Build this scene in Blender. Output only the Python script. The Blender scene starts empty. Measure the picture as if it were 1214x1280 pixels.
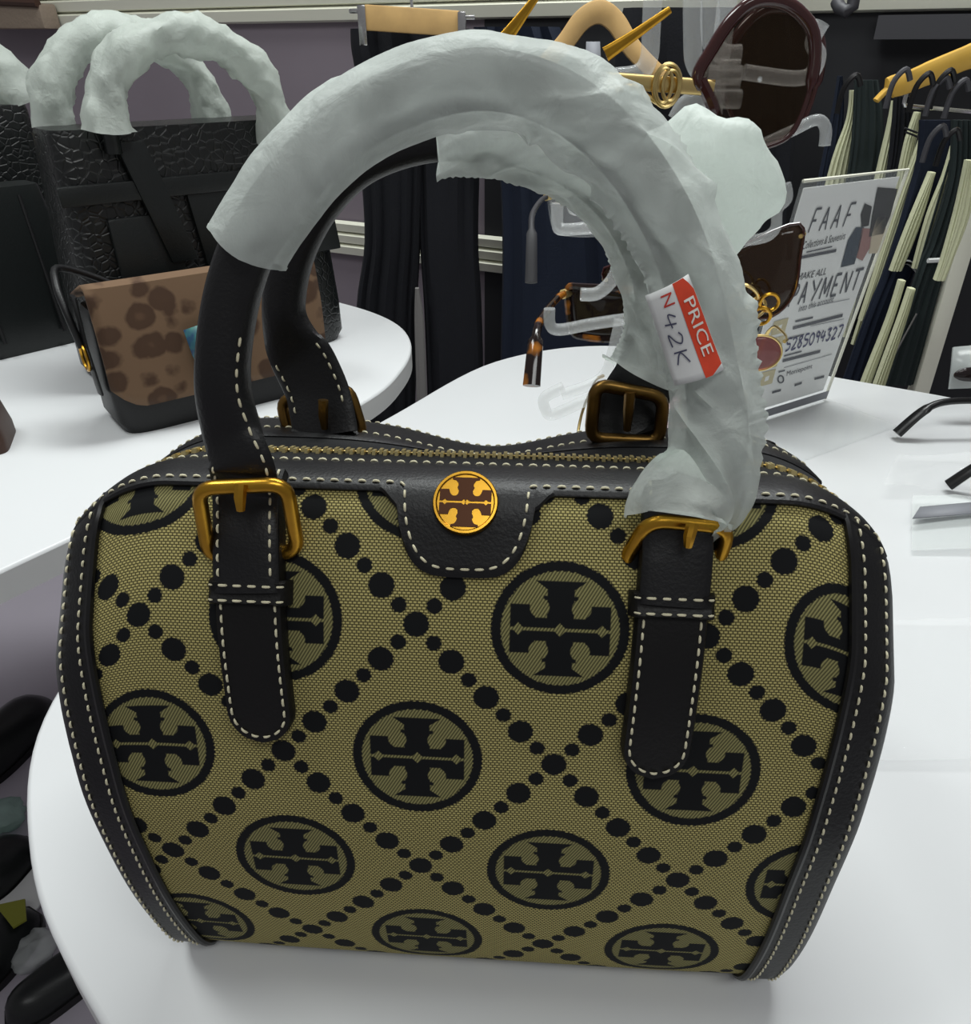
import bpy, bmesh, math, random
from math import sin, cos, pi, sqrt, radians, floor
from mathutils import Vector, Matrix, noise

random.seed(7)
D = bpy.data
SC = bpy.context.scene
COL = SC.collection

# ------------------------------------------------------------------ camera, world, lights, exposure
F_PX, PITCH, HCAM = 979.0, radians(30.45), 0.328       # table top is z = 0
cam_d = D.cameras.new('camera'); cam = D.objects.new('camera', cam_d); COL.objects.link(cam)
cam.location = (0, 0, HCAM); cam.rotation_euler = (pi/2 - PITCH, 0, 0)
cam_d.sensor_fit = 'HORIZONTAL'; cam_d.sensor_width = 36.0
cam_d.lens = 36.0 * F_PX / 1214.0
cam_d.clip_start = 0.01; cam_d.clip_end = 30
SC.camera = cam

SC.view_settings.view_transform = 'Standard'; SC.view_settings.look = 'None'
SC.view_settings.gamma = 1.0; SC.view_settings.exposure = 0.0
SC.view_settings.use_curve_mapping = False
world = D.worlds.new('world'); SC.world = world; world.use_nodes = True
bgn = world.node_tree.nodes['Background']
bgn.inputs['Color'].default_value = (0.98, 0.97, 1.0, 1); bgn.inputs['Strength'].default_value = 0.2

def area(name, loc, target, sx, sy, power, col=(1, 1, 1)):
    l = D.lights.new(name, 'AREA'); l.shape = 'RECTANGLE'; l.size = sx; l.size_y = sy; l.energy = power; l.color = col
    o = D.objects.new(name, l); COL.objects.link(o); o.location = loc
    d = Vector(target) - Vector(loc); o.rotation_euler = d.to_track_quat('-Z', 'Y').to_euler()
    return o
area('ceiling_panel_light', (0.25, 1.05, 1.75), (0.2, 0.6, 0), 1.2, 0.35, 31, (0.96, 1.0, 0.985))
area('ceiling_panel_light', (-0.9, 0.5, 1.75), (-0.6, 0.7, 0), 0.9, 0.35, 12, (0.96, 1.0, 0.985))
area('ceiling_panel_light', (0.4, -0.7, 1.75), (0.1, 0.6, 0), 1.2, 0.35, 9, (0.98, 1.0, 0.985))

CP, SP = cos(PITCH), sin(PITCH)
def ray(x, y):
    u = (x - 607.0) / F_PX; v = (640.0 - y) / F_PX
    return Vector((u, CP + v*SP, -SP + v*CP))
def at(x, y, Y):                       # point of the photograph at forward distance Y (metres)
    r = ray(x, y); return Vector((0, 0, HCAM)) + r * (Y / r.y)
def onz(x, y, z=0.0):                  # point of the photograph on the horizontal plane z
    r = ray(x, y); return Vector((0, 0, HCAM)) + r * ((z - HCAM) / r.z)

# ------------------------------------------------------------------ helpers
def lin(c):
    def f(v):
        v /= 255.0
        return v/12.92 if v <= 0.04045 else ((v+0.055)/1.055)**2.4
    return (f(c[0]), f(c[1]), f(c[2]), 1.0)

def link(o, parent=None):
    COL.objects.link(o)
    if parent is not None: o.parent = parent
    return o
def tag(o, label, cat, group=None, kind=None):
    o['label'] = label; o['category'] = cat
    if group: o['group'] = group
    if kind: o['kind'] = kind
    return o
def empty(name, loc=(0, 0, 0), rz=0.0):
    o = D.objects.new(name, None); o.empty_display_size = 0.02; COL.objects.link(o)
    o.location = loc; o.rotation_euler = (0, 0, rz)
    return o
def thing(name, label, cat, loc=(0, 0, 0), rz=0.0, group=None):
    return tag(empty(name, loc, rz), label, cat, group)

class MB:
    """collects vertices and faces; build() links them as one mesh object"""
    def __init__(s): s.v = []; s.f = []; s.uv = {}
    def add(s, vs, fs):
        b = len(s.v); s.v += [tuple(p) for p in vs]; s.f += [tuple(i+b for i in f) for f in fs]; return b
    def box(s, c, size, rot=None):
        x, y, z = (size[0]/2, size[1]/2, size[2]/2)
        vs = [Vector((a*x, b*y, d*z)) for d in (-1, 1) for b in (-1, 1) for a in (-1, 1)]
        if rot is not None: vs = [rot @ p for p in vs]
        c = Vector(c)
        s.add([p + c for p in vs], [(0,2,3,1),(4,5,7,6),(0,1,5,4),(2,6,7,3),(0,4,6,2),(1,3,7,5)]); return s
    def grid(s, rows, close_r=False, close_c=False):
        n, m = len(rows), len(rows[0]); vs = [p for r in rows for p in r]; fs = []
        for i in range(n if close_r else n-1):
            for j in range(m if close_c else m-1):
                a, b = i, (i+1) % n; c, d = j, (j+1) % m
                fs.append((a*m+c, a*m+d, b*m+d, b*m+c))
        return s.add(vs, fs)
    def tube(s, path, rad, seg=10, caps=True, ref=None, closed=False, shape=None):
        """loft: rad = r | list of r | list of (ra, rb): ra in plane of the path, rb along ref"""
        path = [Vector(p) for p in path]; n = len(path); rows = []
        ref0 = Vector(ref) if ref is not None else None
        prev = None
        for i, p in enumerate(path):
            if closed: t = path[(i+1) % n] - path[i-1]
            else: t = path[min(i+1, n-1)] - path[max(i-1, 0)]
            if t.length < 1e-9: t = Vector((0, 0, 1))
            t.normalize()
            if ref0 is not None: b = ref0 - t*ref0.dot(t)
            else:
                b = prev if prev is not None else (Vector((0, 1, 0)) if abs(t.y) < 0.9 else Vector((1, 0, 0)))
                b = b - t*b.dot(t)
            b.normalize(); prev = b; a = b.cross(t)
            r = rad[i] if isinstance(rad, (list, tuple)) else rad
            ra, rb = r if isinstance(r, (list, tuple)) else (r, r)
            row = []
            for k in range(seg):
                q = 2*pi*k/seg; cx, sx = cos(q), sin(q)
                if shape:
                    e = shape; cx = math.copysign(abs(cx)**e, cx); sx = math.copysign(abs(sx)**e, sx)
                row.append(p + a*(ra*cx) + b*(rb*sx))
            rows.append(row)
        base = s.grid(rows, close_r=closed, close_c=True)
        if caps and not closed:
            s.f.append(tuple(base+k for k in range(seg))[::-1])
            s.f.append(tuple(base+(n-1)*seg+k for k in range(seg)))
        return s
    def prism(s, poly, fn0, fn1):
        """polygon (2-D) extruded between two maps"""
        n = len(poly)
        vs = [fn0(*p) for p in poly] + [fn1(*p) for p in poly]
        fs = [tuple(range(n))[::-1], tuple(range(n, 2*n))] + [(i, (i+1) % n, n+(i+1) % n, n+i) for i in range(n)]
        s.add(vs, fs); return s
    def ball(s, c, r, seg=10, ring=6, sc=(1, 1, 1)):
        c = Vector(c); rows = []
        for i in range(ring+1):
            a = pi*i/ring; rr = max(sin(a), 0.02)
            rows.append([c + Vector((r*sc[0]*rr*cos(2*pi*k/seg), r*sc[1]*rr*sin(2*pi*k/seg), r*sc[2]*cos(a))) for k in range(seg)])
        s.grid(rows, close_c=True); return s
    def build(s, name, mat, parent=None, smooth=True, bevel=0, kind=None, subd=0, inv=None, solid=0, angle=40):
        if inv is not None: s.v = [tuple(inv @ Vector(p)) for p in s.v]
        me = D.meshes.new(name); me.from_pydata(s.v, [], s.f); me.validate()
        bm = bmesh.new(); bm.from_mesh(me); bmesh.ops.recalc_face_normals(bm, faces=bm.faces)
        if bevel:
            eds = [e for e in bm.edges if len(e.link_faces) == 2 and e.calc_face_angle(0) > 0.6]
            bmesh.ops.bevel(bm, geom=eds, offset=bevel, segments=2, affect='EDGES', profile=0.6)
        bm.to_mesh(me); bm.free()
        if smooth:
            me.shade_smooth()
            me.set_sharp_from_angle(angle=radians(angle))
        o = D.objects.new(name, me); link(o, parent)
        mats = mat if isinstance(mat, (list, tuple)) else [mat]
        for m in mats: me.materials.append(m)
        if solid:
            md = o.modifiers.new('solid', 'SOLIDIFY'); md.thickness = solid; md.offset = 0
        if subd:
            md = o.modifiers.new('sub', 'SUBSURF'); md.levels = subd; md.render_levels = subd
        if kind: o['kind'] = kind
        return o

def crom(pts, n=8, closed=False):
    """Catmull-Rom through tuples/vectors"""
    pts = [tuple(p) for p in pts]; m = len(pts); out = []
    rng = range(m if closed else m-1)
    for i in rng:
        g = lambda k: pts[k % m] if closed else pts[min(max(k, 0), m-1)]
        p0, p1, p2, p3 = g(i-1), g(i), g(i+1), g(i+2)
        for k in range(n):
            t = k/n
            out.append(tuple(0.5*((2*b) + (c-a)*t + (2*a-5*b+4*c-d)*t*t + (3*b-a-3*c+d)*t**3) for a, b, c, d in zip(p0, p1, p2, p3)))
    if not closed: out.append(pts[-1])
    return out
def V3(l): return [Vector(p[:3]) for p in l]
def sstep(a, b, x):
    t = min(max((x-a)/(b-a), 0), 1); return t*t*(3-2*t)
def lerp_tab(tab, x):
    if x <= tab[0][0]: return tab[0][1]
    for (a, p), (b, q) in zip(tab, tab[1:]):
        if x <= b: return p + (q-p)*(x-a)/(b-a)
    return tab[-1][1]

# ------------------------------------------------------------------ materials
def new_mat(name):
    m = D.materials.new(name); m.use_nodes = True
    return m, m.node_tree, m.node_tree.nodes['Principled BSDF']
def pm(name, col, rough=0.5, metal=0.0, bump=0, bscale=200, var=0, vscale=20, spec=0.5, coat=0, vor=False, trans=0, ior=1.45, alpha=1.0, emis=0):
    m, nt, b = new_mat(name); N = nt.nodes; L = nt.links
    c = lin(col) if max(col) > 1.001 else (*col, 1)
    b.inputs['Base Color'].default_value = c
    b.inputs['Roughness'].default_value = rough; b.inputs['Metallic'].default_value = metal
    b.inputs['Specular IOR Level'].default_value = spec; b.inputs['Coat Weight'].default_value = coat
    b.inputs['Transmission Weight'].default_value = trans; b.inputs['IOR'].default_value = ior
    b.inputs['Alpha'].default_value = alpha
    tc = N.new('ShaderNodeTexCoord')
    if var:
        n = N.new('ShaderNodeTexNoise'); n.inputs['Scale'].default_value = vscale; n.inputs['Detail'].default_value = 4
        L.new(tc.outputs['Object'], n.inputs['Vector'])
        r = N.new('ShaderNodeValToRGB')
        r.color_ramp.elements[0].position = 0.3; r.color_ramp.elements[1].position = 0.7
        r.color_ramp.elements[0].color = tuple(max(v*(1-var), 0) for v in c[:3]) + (1,)
        r.color_ramp.elements[1].color = tuple(min(v*(1+var), 1) for v in c[:3]) + (1,)
        L.new(n.outputs['Fac'], r.inputs['Fac']); L.new(r.outputs['Color'], b.inputs['Base Color'])
    if bump:
        if vor:
            n = N.new('ShaderNodeTexVoronoi'); n.feature = 'DISTANCE_TO_EDGE'; n.inputs['Scale'].default_value = bscale
            L.new(tc.outputs['Object'], n.inputs['Vector'])
            mr = N.new('ShaderNodeMapRange'); mr.inputs['From Max'].default_value = 0.12
            L.new(n.outputs['Distance'], mr.inputs['Value']); h = mr.outputs['Result']
        else:
            n = N.new('ShaderNodeTexNoise'); n.inputs['Scale'].default_value = bscale; n.inputs['Detail'].default_value = 3
            L.new(tc.outputs['Object'], n.inputs['Vector']); h = n.outputs['Fac']
        bp = N.new('ShaderNodeBump'); bp.inputs['Strength'].default_value = bump; bp.inputs['Distance'].default_value = 0.002
        L.new(h, bp.inputs['Height']); L.new(bp.outputs['Normal'], b.inputs['Normal'])
    return m

M = {}
M['leather'] = pm('black_leather', (12, 12, 14), 0.46, bump=0.12, bscale=900, spec=0.5)
M['leather_tab'] = pm('dark_strap_leather', (11, 10, 10), 0.5, bump=0.12, bscale=900, spec=0.4)
M['edge'] = pm('leather_edge_paint', (14, 14, 15), 0.35)
M['thread'] = pm('cream_thread', (214, 208, 178), 0.7)
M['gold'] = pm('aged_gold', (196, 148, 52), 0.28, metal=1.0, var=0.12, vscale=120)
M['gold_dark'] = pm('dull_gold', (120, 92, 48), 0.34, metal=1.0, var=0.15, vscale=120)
M['brass'] = pm('pale_brass', (222, 196, 132), 0.3, metal=1.0)
M['teeth'] = pm('pale_zip_metal', (226, 208, 150), 0.35, metal=0.55)
M['logo_brown'] = pm('recessed_brown', (70, 38, 16), 0.4, metal=0.6)
M['tape'] = pm('zipper_tape', (20, 21, 23), 0.85, bump=0.3, bscale=1500)
M['table'] = pm('white_table', (214, 216, 217), 0.32, bump=0.03, bscale=40, spec=0.4)
M['table_edge'] = pm('table_edge', (214, 216, 214), 0.5)
M['floor'] = pm('lilac_floor', (176, 170, 180), 0.45, var=0.05, vscale=3)
M['wall'] = pm('mauve_wall', (122, 113, 121), 0.6, var=0.04, vscale=6)
M['wall_dark'] = pm('black_wall', (24, 25, 29), 0.7)
M['rail'] = pm('cream_rail', (224, 224, 208), 0.4)
M['rail_dark'] = pm('grey_rail', (62, 62, 66), 0.45)
M['wood'] = pm('hanger_wood', (196, 160, 104), 0.5, var=0.12, vscale=30)
M['wood_gold'] = pm('golden_hanger_wood', (206, 164, 70), 0.45, var=0.12, vscale=30)
M['chrome'] = pm('chrome', (200, 200, 200), 0.2, metal=1.0)
M['trouser'] = pm('black_cloth', (15, 17, 24), 0.9, bump=0.2, bscale=300)
M['navy'] = pm('navy_cloth', (16, 26, 44), 0.9, bump=0.2, bscale=300)
M['cream'] = pm('cream_cloth', (204, 206, 172), 0.9, bump=0.2, bscale=200)
M['grey_cloth'] = pm('grey_cloth', (120, 118, 116), 0.9)
M['green_cloth'] = pm('dark_green_cloth', (34, 44, 44), 0.9)
M['maroon'] = pm('maroon_cloth', (110, 26, 44), 0.8)
M['black_plastic'] = pm('black_plastic', (12, 12, 13), 0.3)
M['croc'] = pm('black_croc_leather', (20, 22, 22), 0.3, bump=0.3, bscale=115, vor=True, spec=0.6)
M['croc_smooth'] = pm('smooth_black_leather', (22, 25, 25), 0.34, bump=0.1, bscale=500)
M['brown_leather'] = pm('dark_brown_leather', (62, 40, 30), 0.5)
M['paper'] = pm('white_paper', (226, 228, 226), 0.6)
M['red'] = pm('red_ink', (226, 74, 44), 0.5, var=0.1, vscale=200)
M['ink'] = pm('grey_ink', (70, 72, 80), 0.7)
M['ink_dark'] = pm('dark_ink', (34, 36, 42), 0.7)
M['ink_blue'] = pm('blue_pen', (44, 44, 92), 0.7)
M['pen'] = pm('grey_pen', (78, 80, 104), 0.7)
M['red_ink'] = pm('red_letter', (198, 62, 50), 0.6)
M['white_ink'] = pm('white_letter', (240, 236, 226), 0.6)
M['tan'] = pm('tan_print', (190, 180, 142), 0.6)
M['pink'] = pm('pink_card', (236, 190, 198), 0.6)
M['olive'] = pm('olive_card', (126, 128, 40), 0.6)
M['grey_wicker'] = pm('taupe_basket', (132, 118, 104), 0.8, bump=0.6, bscale=160)
M['acrylic'] = None
M['brown_frame'] = pm('brown_frame', (58, 26, 24), 0.15, coat=0.5)
M['print_navy'] = pm('print_navy', (44, 58, 74), 0.6); M['print_black'] = pm('print_black', (40, 40, 44), 0.6)
M['print_rose'] = pm('print_rose', (152, 112, 108), 0.6); M['print_sand'] = pm('print_sand', (196, 184, 160), 0.6)
M['print_grey'] = pm('print_grey', (132, 134, 140), 0.6)

def glassy(name, col, mix, rough=0.05, spec_ior=1.45):
    """thin sheet: part see-through, part tinted gloss"""
    m, nt, b = new_mat(name); N, L = nt.nodes, nt.links
    b.inputs['Base Color'].default_value = lin(col); b.inputs['Roughness'].default_value = rough
    t = N.new('ShaderNodeBsdfTransparent'); t.inputs['Color'].default_value = tuple(min(1, 0.25+v*1.2) for v in lin(col)[:3]) + (1,)
    mx = N.new('ShaderNodeMixShader'); mx.inputs['Fac'].default_value = mix
    L.new(t.outputs[0], mx.inputs[1]); L.new(b.outputs[0], mx.inputs[2])
    L.new(mx.outputs[0], N['Material Output'].inputs['Surface']); return m
M['lens_brown'] = glassy('brown_lens', (58, 42, 30), 0.62)
M['lens_clear_brown'] = glassy('clear_brown_lens', (80, 62, 42), 0.16)
M['lens_dark'] = glassy('dark_lens', (34, 26, 26), 0.85)
M['lens_purple'] = glassy('plum_lens', (84, 40, 56), 0.7)
M['lens_rose'] = glassy('rose_lens', (150, 96, 96), 0.6)
M['film'] = glassy('clear_film', (238, 240, 240), 0.16, 0.08)
M['film_dense'] = glassy('frosted_film', (226, 232, 230), 0.38, 0.15)
M['acrylic'] = glassy('clear_acrylic', (244, 248, 248), 0.24, 0.04)
M['clear_sheet'] = glassy('clear_acrylic_sheet', (235, 240, 240), 0.1, 0.03)

def tortoise():
    m, nt, b = new_mat('tortoiseshell'); N, L = nt.nodes, nt.links
    tc = N.new('ShaderNodeTexCoord'); n = N.new('ShaderNodeTexNoise'); n.inputs['Scale'].default_value = 60; n.inputs['Detail'].default_value = 2
    L.new(tc.outputs['Object'], n.inputs['Vector']); r = N.new('ShaderNodeValToRGB'); e = r.color_ramp.elements
    e[0].position = 0.55; e[0].color = lin((28, 18, 16)); e[1].position = 0.72; e[1].color = lin((176, 108, 34))
    L.new(n.outputs['Fac'], r.inputs['Fac']); L.new(r.outputs['Color'], b.inputs['Base Color']); b.inputs['Roughness'].default_value = 0.12
    return m
M['tortoise'] = tortoise()

def tissue(name, col, see, vs=38):
    """thin white foam tissue: lets light and a little of what it wraps through"""
    m, nt, b = new_mat(name); N, L = nt.nodes, nt.links
    tc = N.new('ShaderNodeTexCoord')
    n = N.new('ShaderNodeTexNoise'); n.inputs['Scale'].default_value = vs; n.inputs['Detail'].default_value = 3; n.inputs['Distortion'].default_value = 0.8
    L.new(tc.outputs['Object'], n.inputs['Vector'])
    mr = N.new('ShaderNodeMapRange'); mr.inputs['From Min'].default_value = 0.38; mr.inputs['From Max'].default_value = 0.68
    mr.inputs['To Min'].default_value = see*1.6; mr.inputs['To Max'].default_value = see*0.35
    L.new(n.outputs['Fac'], mr.inputs['Value'])
    n2 = N.new('ShaderNodeTexNoise'); n2.inputs['Scale'].default_value = 420; n2.inputs['Detail'].default_value = 2
    L.new(tc.outputs['Object'], n2.inputs['Vector'])
    n3 = N.new('ShaderNodeTexNoise'); n3.inputs['Scale'].default_value = 90; n3.inputs['Detail'].default_value = 4; n3.inputs['Distortion'].default_value = 1.5
    L.new(tc.outputs['Object'], n3.inputs['Vector'])
    bp = N.new('ShaderNodeBump'); bp.inputs['Strength'].default_value = 0.25; bp.inputs['Distance'].default_value = 0.001
    L.new(n2.outputs['Fac'], bp.inputs['Height'])
    bp2 = N.new('ShaderNodeBump'); bp2.inputs['Strength'].default_value = 0.28; bp2.inputs['Distance'].default_value = 0.003
    L.new(n3.outputs['Fac'], bp2.inputs['Height']); L.new(bp.outputs['Normal'], bp2.inputs['Normal'])
    b.inputs['Base Color'].default_value = lin(col); b.inputs['Roughness'].default_value = 0.45
    L.new(bp2.outputs['Normal'], b.inputs['Normal'])
    tl = N.new('ShaderNodeBsdfTranslucent'); tl.inputs['Color'].default_value = lin(col); L.new(bp2.outputs['Normal'], tl.inputs['Normal'])
    m1 = N.new('ShaderNodeMixShader'); m1.inputs['Fac'].default_value = 0.5; L.new(b.outputs[0], m1.inputs[1]); L.new(tl.outputs[0], m1.inputs[2])
    tr = N.new('ShaderNodeBsdfTransparent'); m2 = N.new('ShaderNodeMixShader')
    L.new(mr.outputs['Result'], m2.inputs['Fac']); L.new(m1.outputs[0], m2.inputs[1]); L.new(tr.outputs[0], m2.inputs[2])
    L.new(m2.outputs[0], N['Material Output'].inputs['Surface'])
    return m
M['tissue'] = tissue('white_tissue_wrap', (242, 250, 244), 0.26, 30)
M['tissue_far'] = tissue('white_tissue', (224, 232, 224), 0.1, 30)
M['tissue_mint'] = tissue('mint_tissue', (190, 214, 206), 0.1, 30)

# --- woven monogram cloth: pattern of the cloth itself, drawn from its own UV (metres)
class X:
    nt = None
    def __init__(s, v): s.v = v
    @staticmethod
    def op(o, *a):
        n = X.nt.nodes.new('ShaderNodeMath'); n.operation = o
        for i, q in enumerate(a):
            q = q.v if isinstance(q, X) else q
            if isinstance(q, (int, float)): n.inputs[i].default_value = q
            else: X.nt.links.new(q, n.inputs[i])
        return X(n.outputs[0])
    def __add__(s, o): return X.op('ADD', s, o)
    __radd__ = __add__
    def __sub__(s, o): return X.op('SUBTRACT', s, o)
    def __rsub__(s, o): return X.op('SUBTRACT', o, s)
    def __mul__(s, o): return X.op('MULTIPLY', s, o)
    __rmul__ = __mul__
    def __truediv__(s, o): return X.op('DIVIDE', s, o)
    def floor(s): return X.op('FLOOR', s)
    def round(s): return X.op('ROUND', s)
    def abs(s): return X.op('ABSOLUTE', s)
    def frac(s): return X.op('FRACT', s)
    def sqrt(s): return X.op('SQRT', s)
    def mn(s, o): return X.op('MINIMUM', s, o)
    def mx(s, o): return X.op('MAXIMUM', s, o)
    def sin(s): return X.op('SINE', s)
    def inside(s, w):                          # 1 where s < 0, soft over width w
        n = X.op('MULTIPLY_ADD', s, -1.0/w, 0.5); n.v.node.use_clamp = True; return n

LAT_A, LAT_B, LAT_X0 = 0.0445, 0.0473, -0.0156      # half diagonals of the lattice and where a crossing lies
def logo_sd(x, y):
    """double-T mark in units where the ring radius is 265 (x, y are absolute values), negative inside"""
    bar = (x - 192).mx(y - 46)
    blk = ((x - 192).mx(y - 96)).mx(118 - x - (96 - y)*0.45)
    stem = (x - 52).mx(y - 188)
    ser = ((x - (y - 118)*1.4).mx(y - 188)).mx(150 - y).mx(x - 102)
    neck = (x - 66).mx((y - 122).abs() - 9)
    u = bar.mn(blk).mn(stem).mn(ser).mn(neck)
    dx = x - 80; dy = y - 84
    bulb = 37 - (dx*dx + dy*dy).sqrt()
    gap = 6 - y
    d1 = 26 - (x + y); d2 = 24 - ((x - 160).abs() + y)
    return u.mx(bulb).mx(gap).mx(d1).mx(d2)
def fabric():
    m, nt, b = new_mat('monogram_jacquard'); N, L = nt.nodes, nt.links; X.nt = nt
    uvn = N.new('ShaderNodeUVMap'); sep = N.new('ShaderNodeSeparateXYZ'); L.new(uvn.outputs['UV'], sep.inputs[0])
    x = X(sep.outputs[0])*0.1; v = X(sep.outputs[1])*0.1
    # threads make the woven outlines a little ragged
    jag = ((v*(2*pi/0.0016)).sin() * (x*(2*pi/0.0021)).sin())*0.00025
    xl = (x - LAT_X0)/LAT_A; yl = v/LAT_B
    p = (xl + yl)*0.5; q = (xl - yl)*0.5
    dp, dq = p - p.round(), q - q.round()
    def bead(t, on):                        # beads strung along one family of lines
        k = (t*4).round()*0.25; d1 = t - k
        e = (t*4 - 0.5).round()*0.25 + 0.125; d2 = t - e
        def dist(a):
            ex = (a + on)*LAT_A; ey = (a - on)*LAT_B
            return (ex*ex + ey*ey).sqrt()
        return (dist(d1) - 0.0041).mn(dist(d2) - 0.0025)
    beads = bead(p, dq).mn(bead(q, dp))
    # medallions sit in the middle of the lozenges
    pc = p - 0.5; qc = q - 0.5
    ep, eq = pc - pc.round(), qc - qc.round()
    mxx = (ep + eq)*LAT_A; myy = (ep - eq)*LAT_B
    RM = 0.0213
    rr = (mxx*mxx + myy*myy).sqrt()
    ring = (rr - RM).mx(RM*0.855 - rr)
    lg = logo_sd((mxx*(265/RM)).abs(), (myy*(265/RM)).abs())*(RM/265)
    black = ((beads.mn(ring) + jag).mn(lg)).inside(0.0004)
    disc = (rr - RM*0.9).inside(0.0002)
    # weave
    row = v/0.00092; ri = row.floor()
    fx = (x/0.0014 + ri*0.5).frac() - 0.5; fy = row.frac() - 0.5
    dash = ((fx.abs() - 0.36).mx(fy.abs() - 0.33)).inside(0.22)
    tw = (((x*1.0 + v*0.6)*(2*pi/0.00105)).sin()*0.5 + 0.5)
    weave = dash*(1 - disc) + tw*disc*0.9
    def mixc(f, a, c):
        n = N.new('ShaderNodeMix'); n.data_type = 'RGBA'
        L.new(f.v, n.inputs[0])
        for i, k in ((6, a), (7, c)):
            if isinstance(k, tuple): n.inputs[i].default_value = k
            else: L.new(k, n.inputs[i])
        return n.outputs[2]
    base = mixc(weave, lin((62, 58, 34)), lin((196, 184, 118)))
    inner = mixc(weave, lin((78, 76, 48)), lin((160, 154, 102)))
    colr = mixc(disc, base, inner)
    colr = mixc(black, colr, lin((14, 16, 18)))
    L.new(colr, b.inputs['Base Color']); b.inputs['Roughness'].default_value = 0.82
    b.inputs['Specular IOR Level'].default_value = 0.25
    bp = N.new('ShaderNodeBump'); bp.inputs['Strength'].default_value = 0.35; bp.inputs['Distance'].default_value = 0.0006
    L.new((weave*(1 - black) + black*0.6).v, bp.inputs['Height']); L.new(bp.outputs['Normal'], b.inputs['Normal'])
    return m
M['fabric'] = fabric()

def leopard():
    m, nt, b = new_mat('leopard_suede'); N, L = nt.nodes, nt.links
    tc = N.new('ShaderNodeTexCoord'); mp = N.new('ShaderNodeMapping'); mp.inputs['Scale'].default_value = (36, 0.5, 40)
    L.new(tc.outputs['Object'], mp.inputs['Vector'])
    vo = N.new('ShaderNodeTexVoronoi'); vo.inputs['Scale'].default_value = 1.0; vo.inputs['Randomness'].default_value = 0.75
    nz = N.new('ShaderNodeTexNoise'); nz.inputs['Scale'].default_value = 70; L.new(tc.outputs['Object'], nz.inputs['Vector'])
    L.new(mp.outputs[0], vo.inputs['Vector'])
    ad = N.new('ShaderNodeMath'); ad.operation = 'MULTIPLY_ADD'; ad.inputs[1].default_value = 0.3
    L.new(nz.outputs['Fac'], ad.inputs[0]); L.new(vo.outputs['Distance'], ad.inputs[2])
    r = N.new('ShaderNodeValToRGB'); e = r.color_ramp.elements
    e[0].position = 0.26; e[0].color = lin((84, 60, 42)); e[1].position = 0.36; e[1].color = lin((70, 48, 31))
    for ps, c in ((0.60, (68, 46, 30)), (0.70, (108, 84, 62))):
        k = e.new(ps); k.color = lin(c)
    L.new(ad.outputs[0], r.inputs['Fac']); L.new(r.outputs['Color'], b.inputs['Base Color']); b.inputs['Roughness'].default_value = 0.9
    return m
M['leopard'] = leopard()
def teal():
    m, nt, b = new_mat('teal_print'); N, L = nt.nodes, nt.links
    tc = N.new('ShaderNodeTexCoord'); n = N.new('ShaderNodeTexNoise'); n.inputs['Scale'].default_value = 70
    L.new(tc.outputs['Object'], n.inputs['Vector']); r = N.new('ShaderNodeValToRGB'); e = r.color_ramp.elements
    e[0].position = 0.38; e[0].color = lin((34, 64, 96)); e[1].position = 0.6; e[1].color = lin((60, 122, 112))
    L.new(n.outputs['Fac'], r.inputs['Fac']); L.new(r.outputs['Color'], b.inputs['Base Color']); b.inputs['Roughness'].default_value = 0.35
    return m
M['teal'] = teal()

# lettering -------------------------------------------------------------
def text_mesh(body, font_shear=0.0):
    c = D.curves.new('t', 'FONT'); c.body = body; c.resolution_u = 3; c.shear = font_shear
    o = D.objects.new('t', c); COL.objects.link(o)
    bpy.context.view_layer.update()
    me = D.meshes.new_from_object(o); D.objects.remove(o); D.curves.remove(c)
    vs = [(v.co.x, v.co.y) for v in me.vertices]; fs = [tuple(p.vertices) for p in me.polygons]; D.meshes.remove(me)
    x0, x1 = min(p[0] for p in vs), max(p[0] for p in vs); y0, y1 = min(p[1] for p in vs), max(p[1] for p in vs)
    return [((x-x0)/(x1-x0), (y-y0)/(y1-y0)) for x, y in vs], fs
STROKES = {'0': [[(.5,1),(.1,.7),(.15,.2),(.5,0),(.85,.3),(.85,.75),(.5,1)]], '1': [[(.5,1),(.5,0)]],
 '2': [[(.1,.8),(.4,1),(.8,.8),(.6,.4),(.1,0),(.9,.05)]], '3': [[(.1,.95),(.8,1),(.4,.6),(.85,.35),(.5,0),(.1,.1)]],
 '4': [[(.3,1),(.05,.45),(.9,.5)],[(.7,.9),(.6,0)]], '5': [[(.9,1),(.25,1),(.2,.6),(.8,.5),(.7,.1),(.1,0)]],
 '6': [[(.7,1),(.2,.5),(.2,.1),(.7,0),(.8,.4),(.2,.4)]], '7': [[(.1,1),(.9,1),(.4,0)]],
 '8': [[(.8,.85),(.4,1),(.2,.75),(.8,.3),(.5,0),(.15,.25),(.8,.85)]], '9': [[(.8,.8),(.4,1),(.2,.65),(.75,.6),(.8,.9),(.7,0)]],
 'K': [[(.15,1),(.15,0)],[(.9,.95),(.2,.45),(.9,0)]]}
def stroke_text(mb, s, fn, w=0.07, adv=1.25):
    """hand-written strokes as thin flat ribbons, mapped by fn(u, v), u runs 0..len*adv"""
    for i, ch in enumerate(s):
        for st in STROKES.get(ch, []):
            pts = [(i*adv + a, b) for a, b in (crom(st, 4) if len(st) > 2 else st)]
            L, R = [], []
            for k in range(len(pts)):
                a = pts[max(k-1, 0)]; b = pts[min(k+1, len(pts)-1)]
                dx, dy = b[0]-a[0], b[1]-a[1]; l = math.hypot(dx, dy) or 1
                L.append(fn(pts[k][0]-dy/l*w, pts[k][1]+dx/l*w)); R.append(fn(pts[k][0]+dy/l*w, pts[k][1]-dx/l*w))
            mb.grid([L, R])

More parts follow.
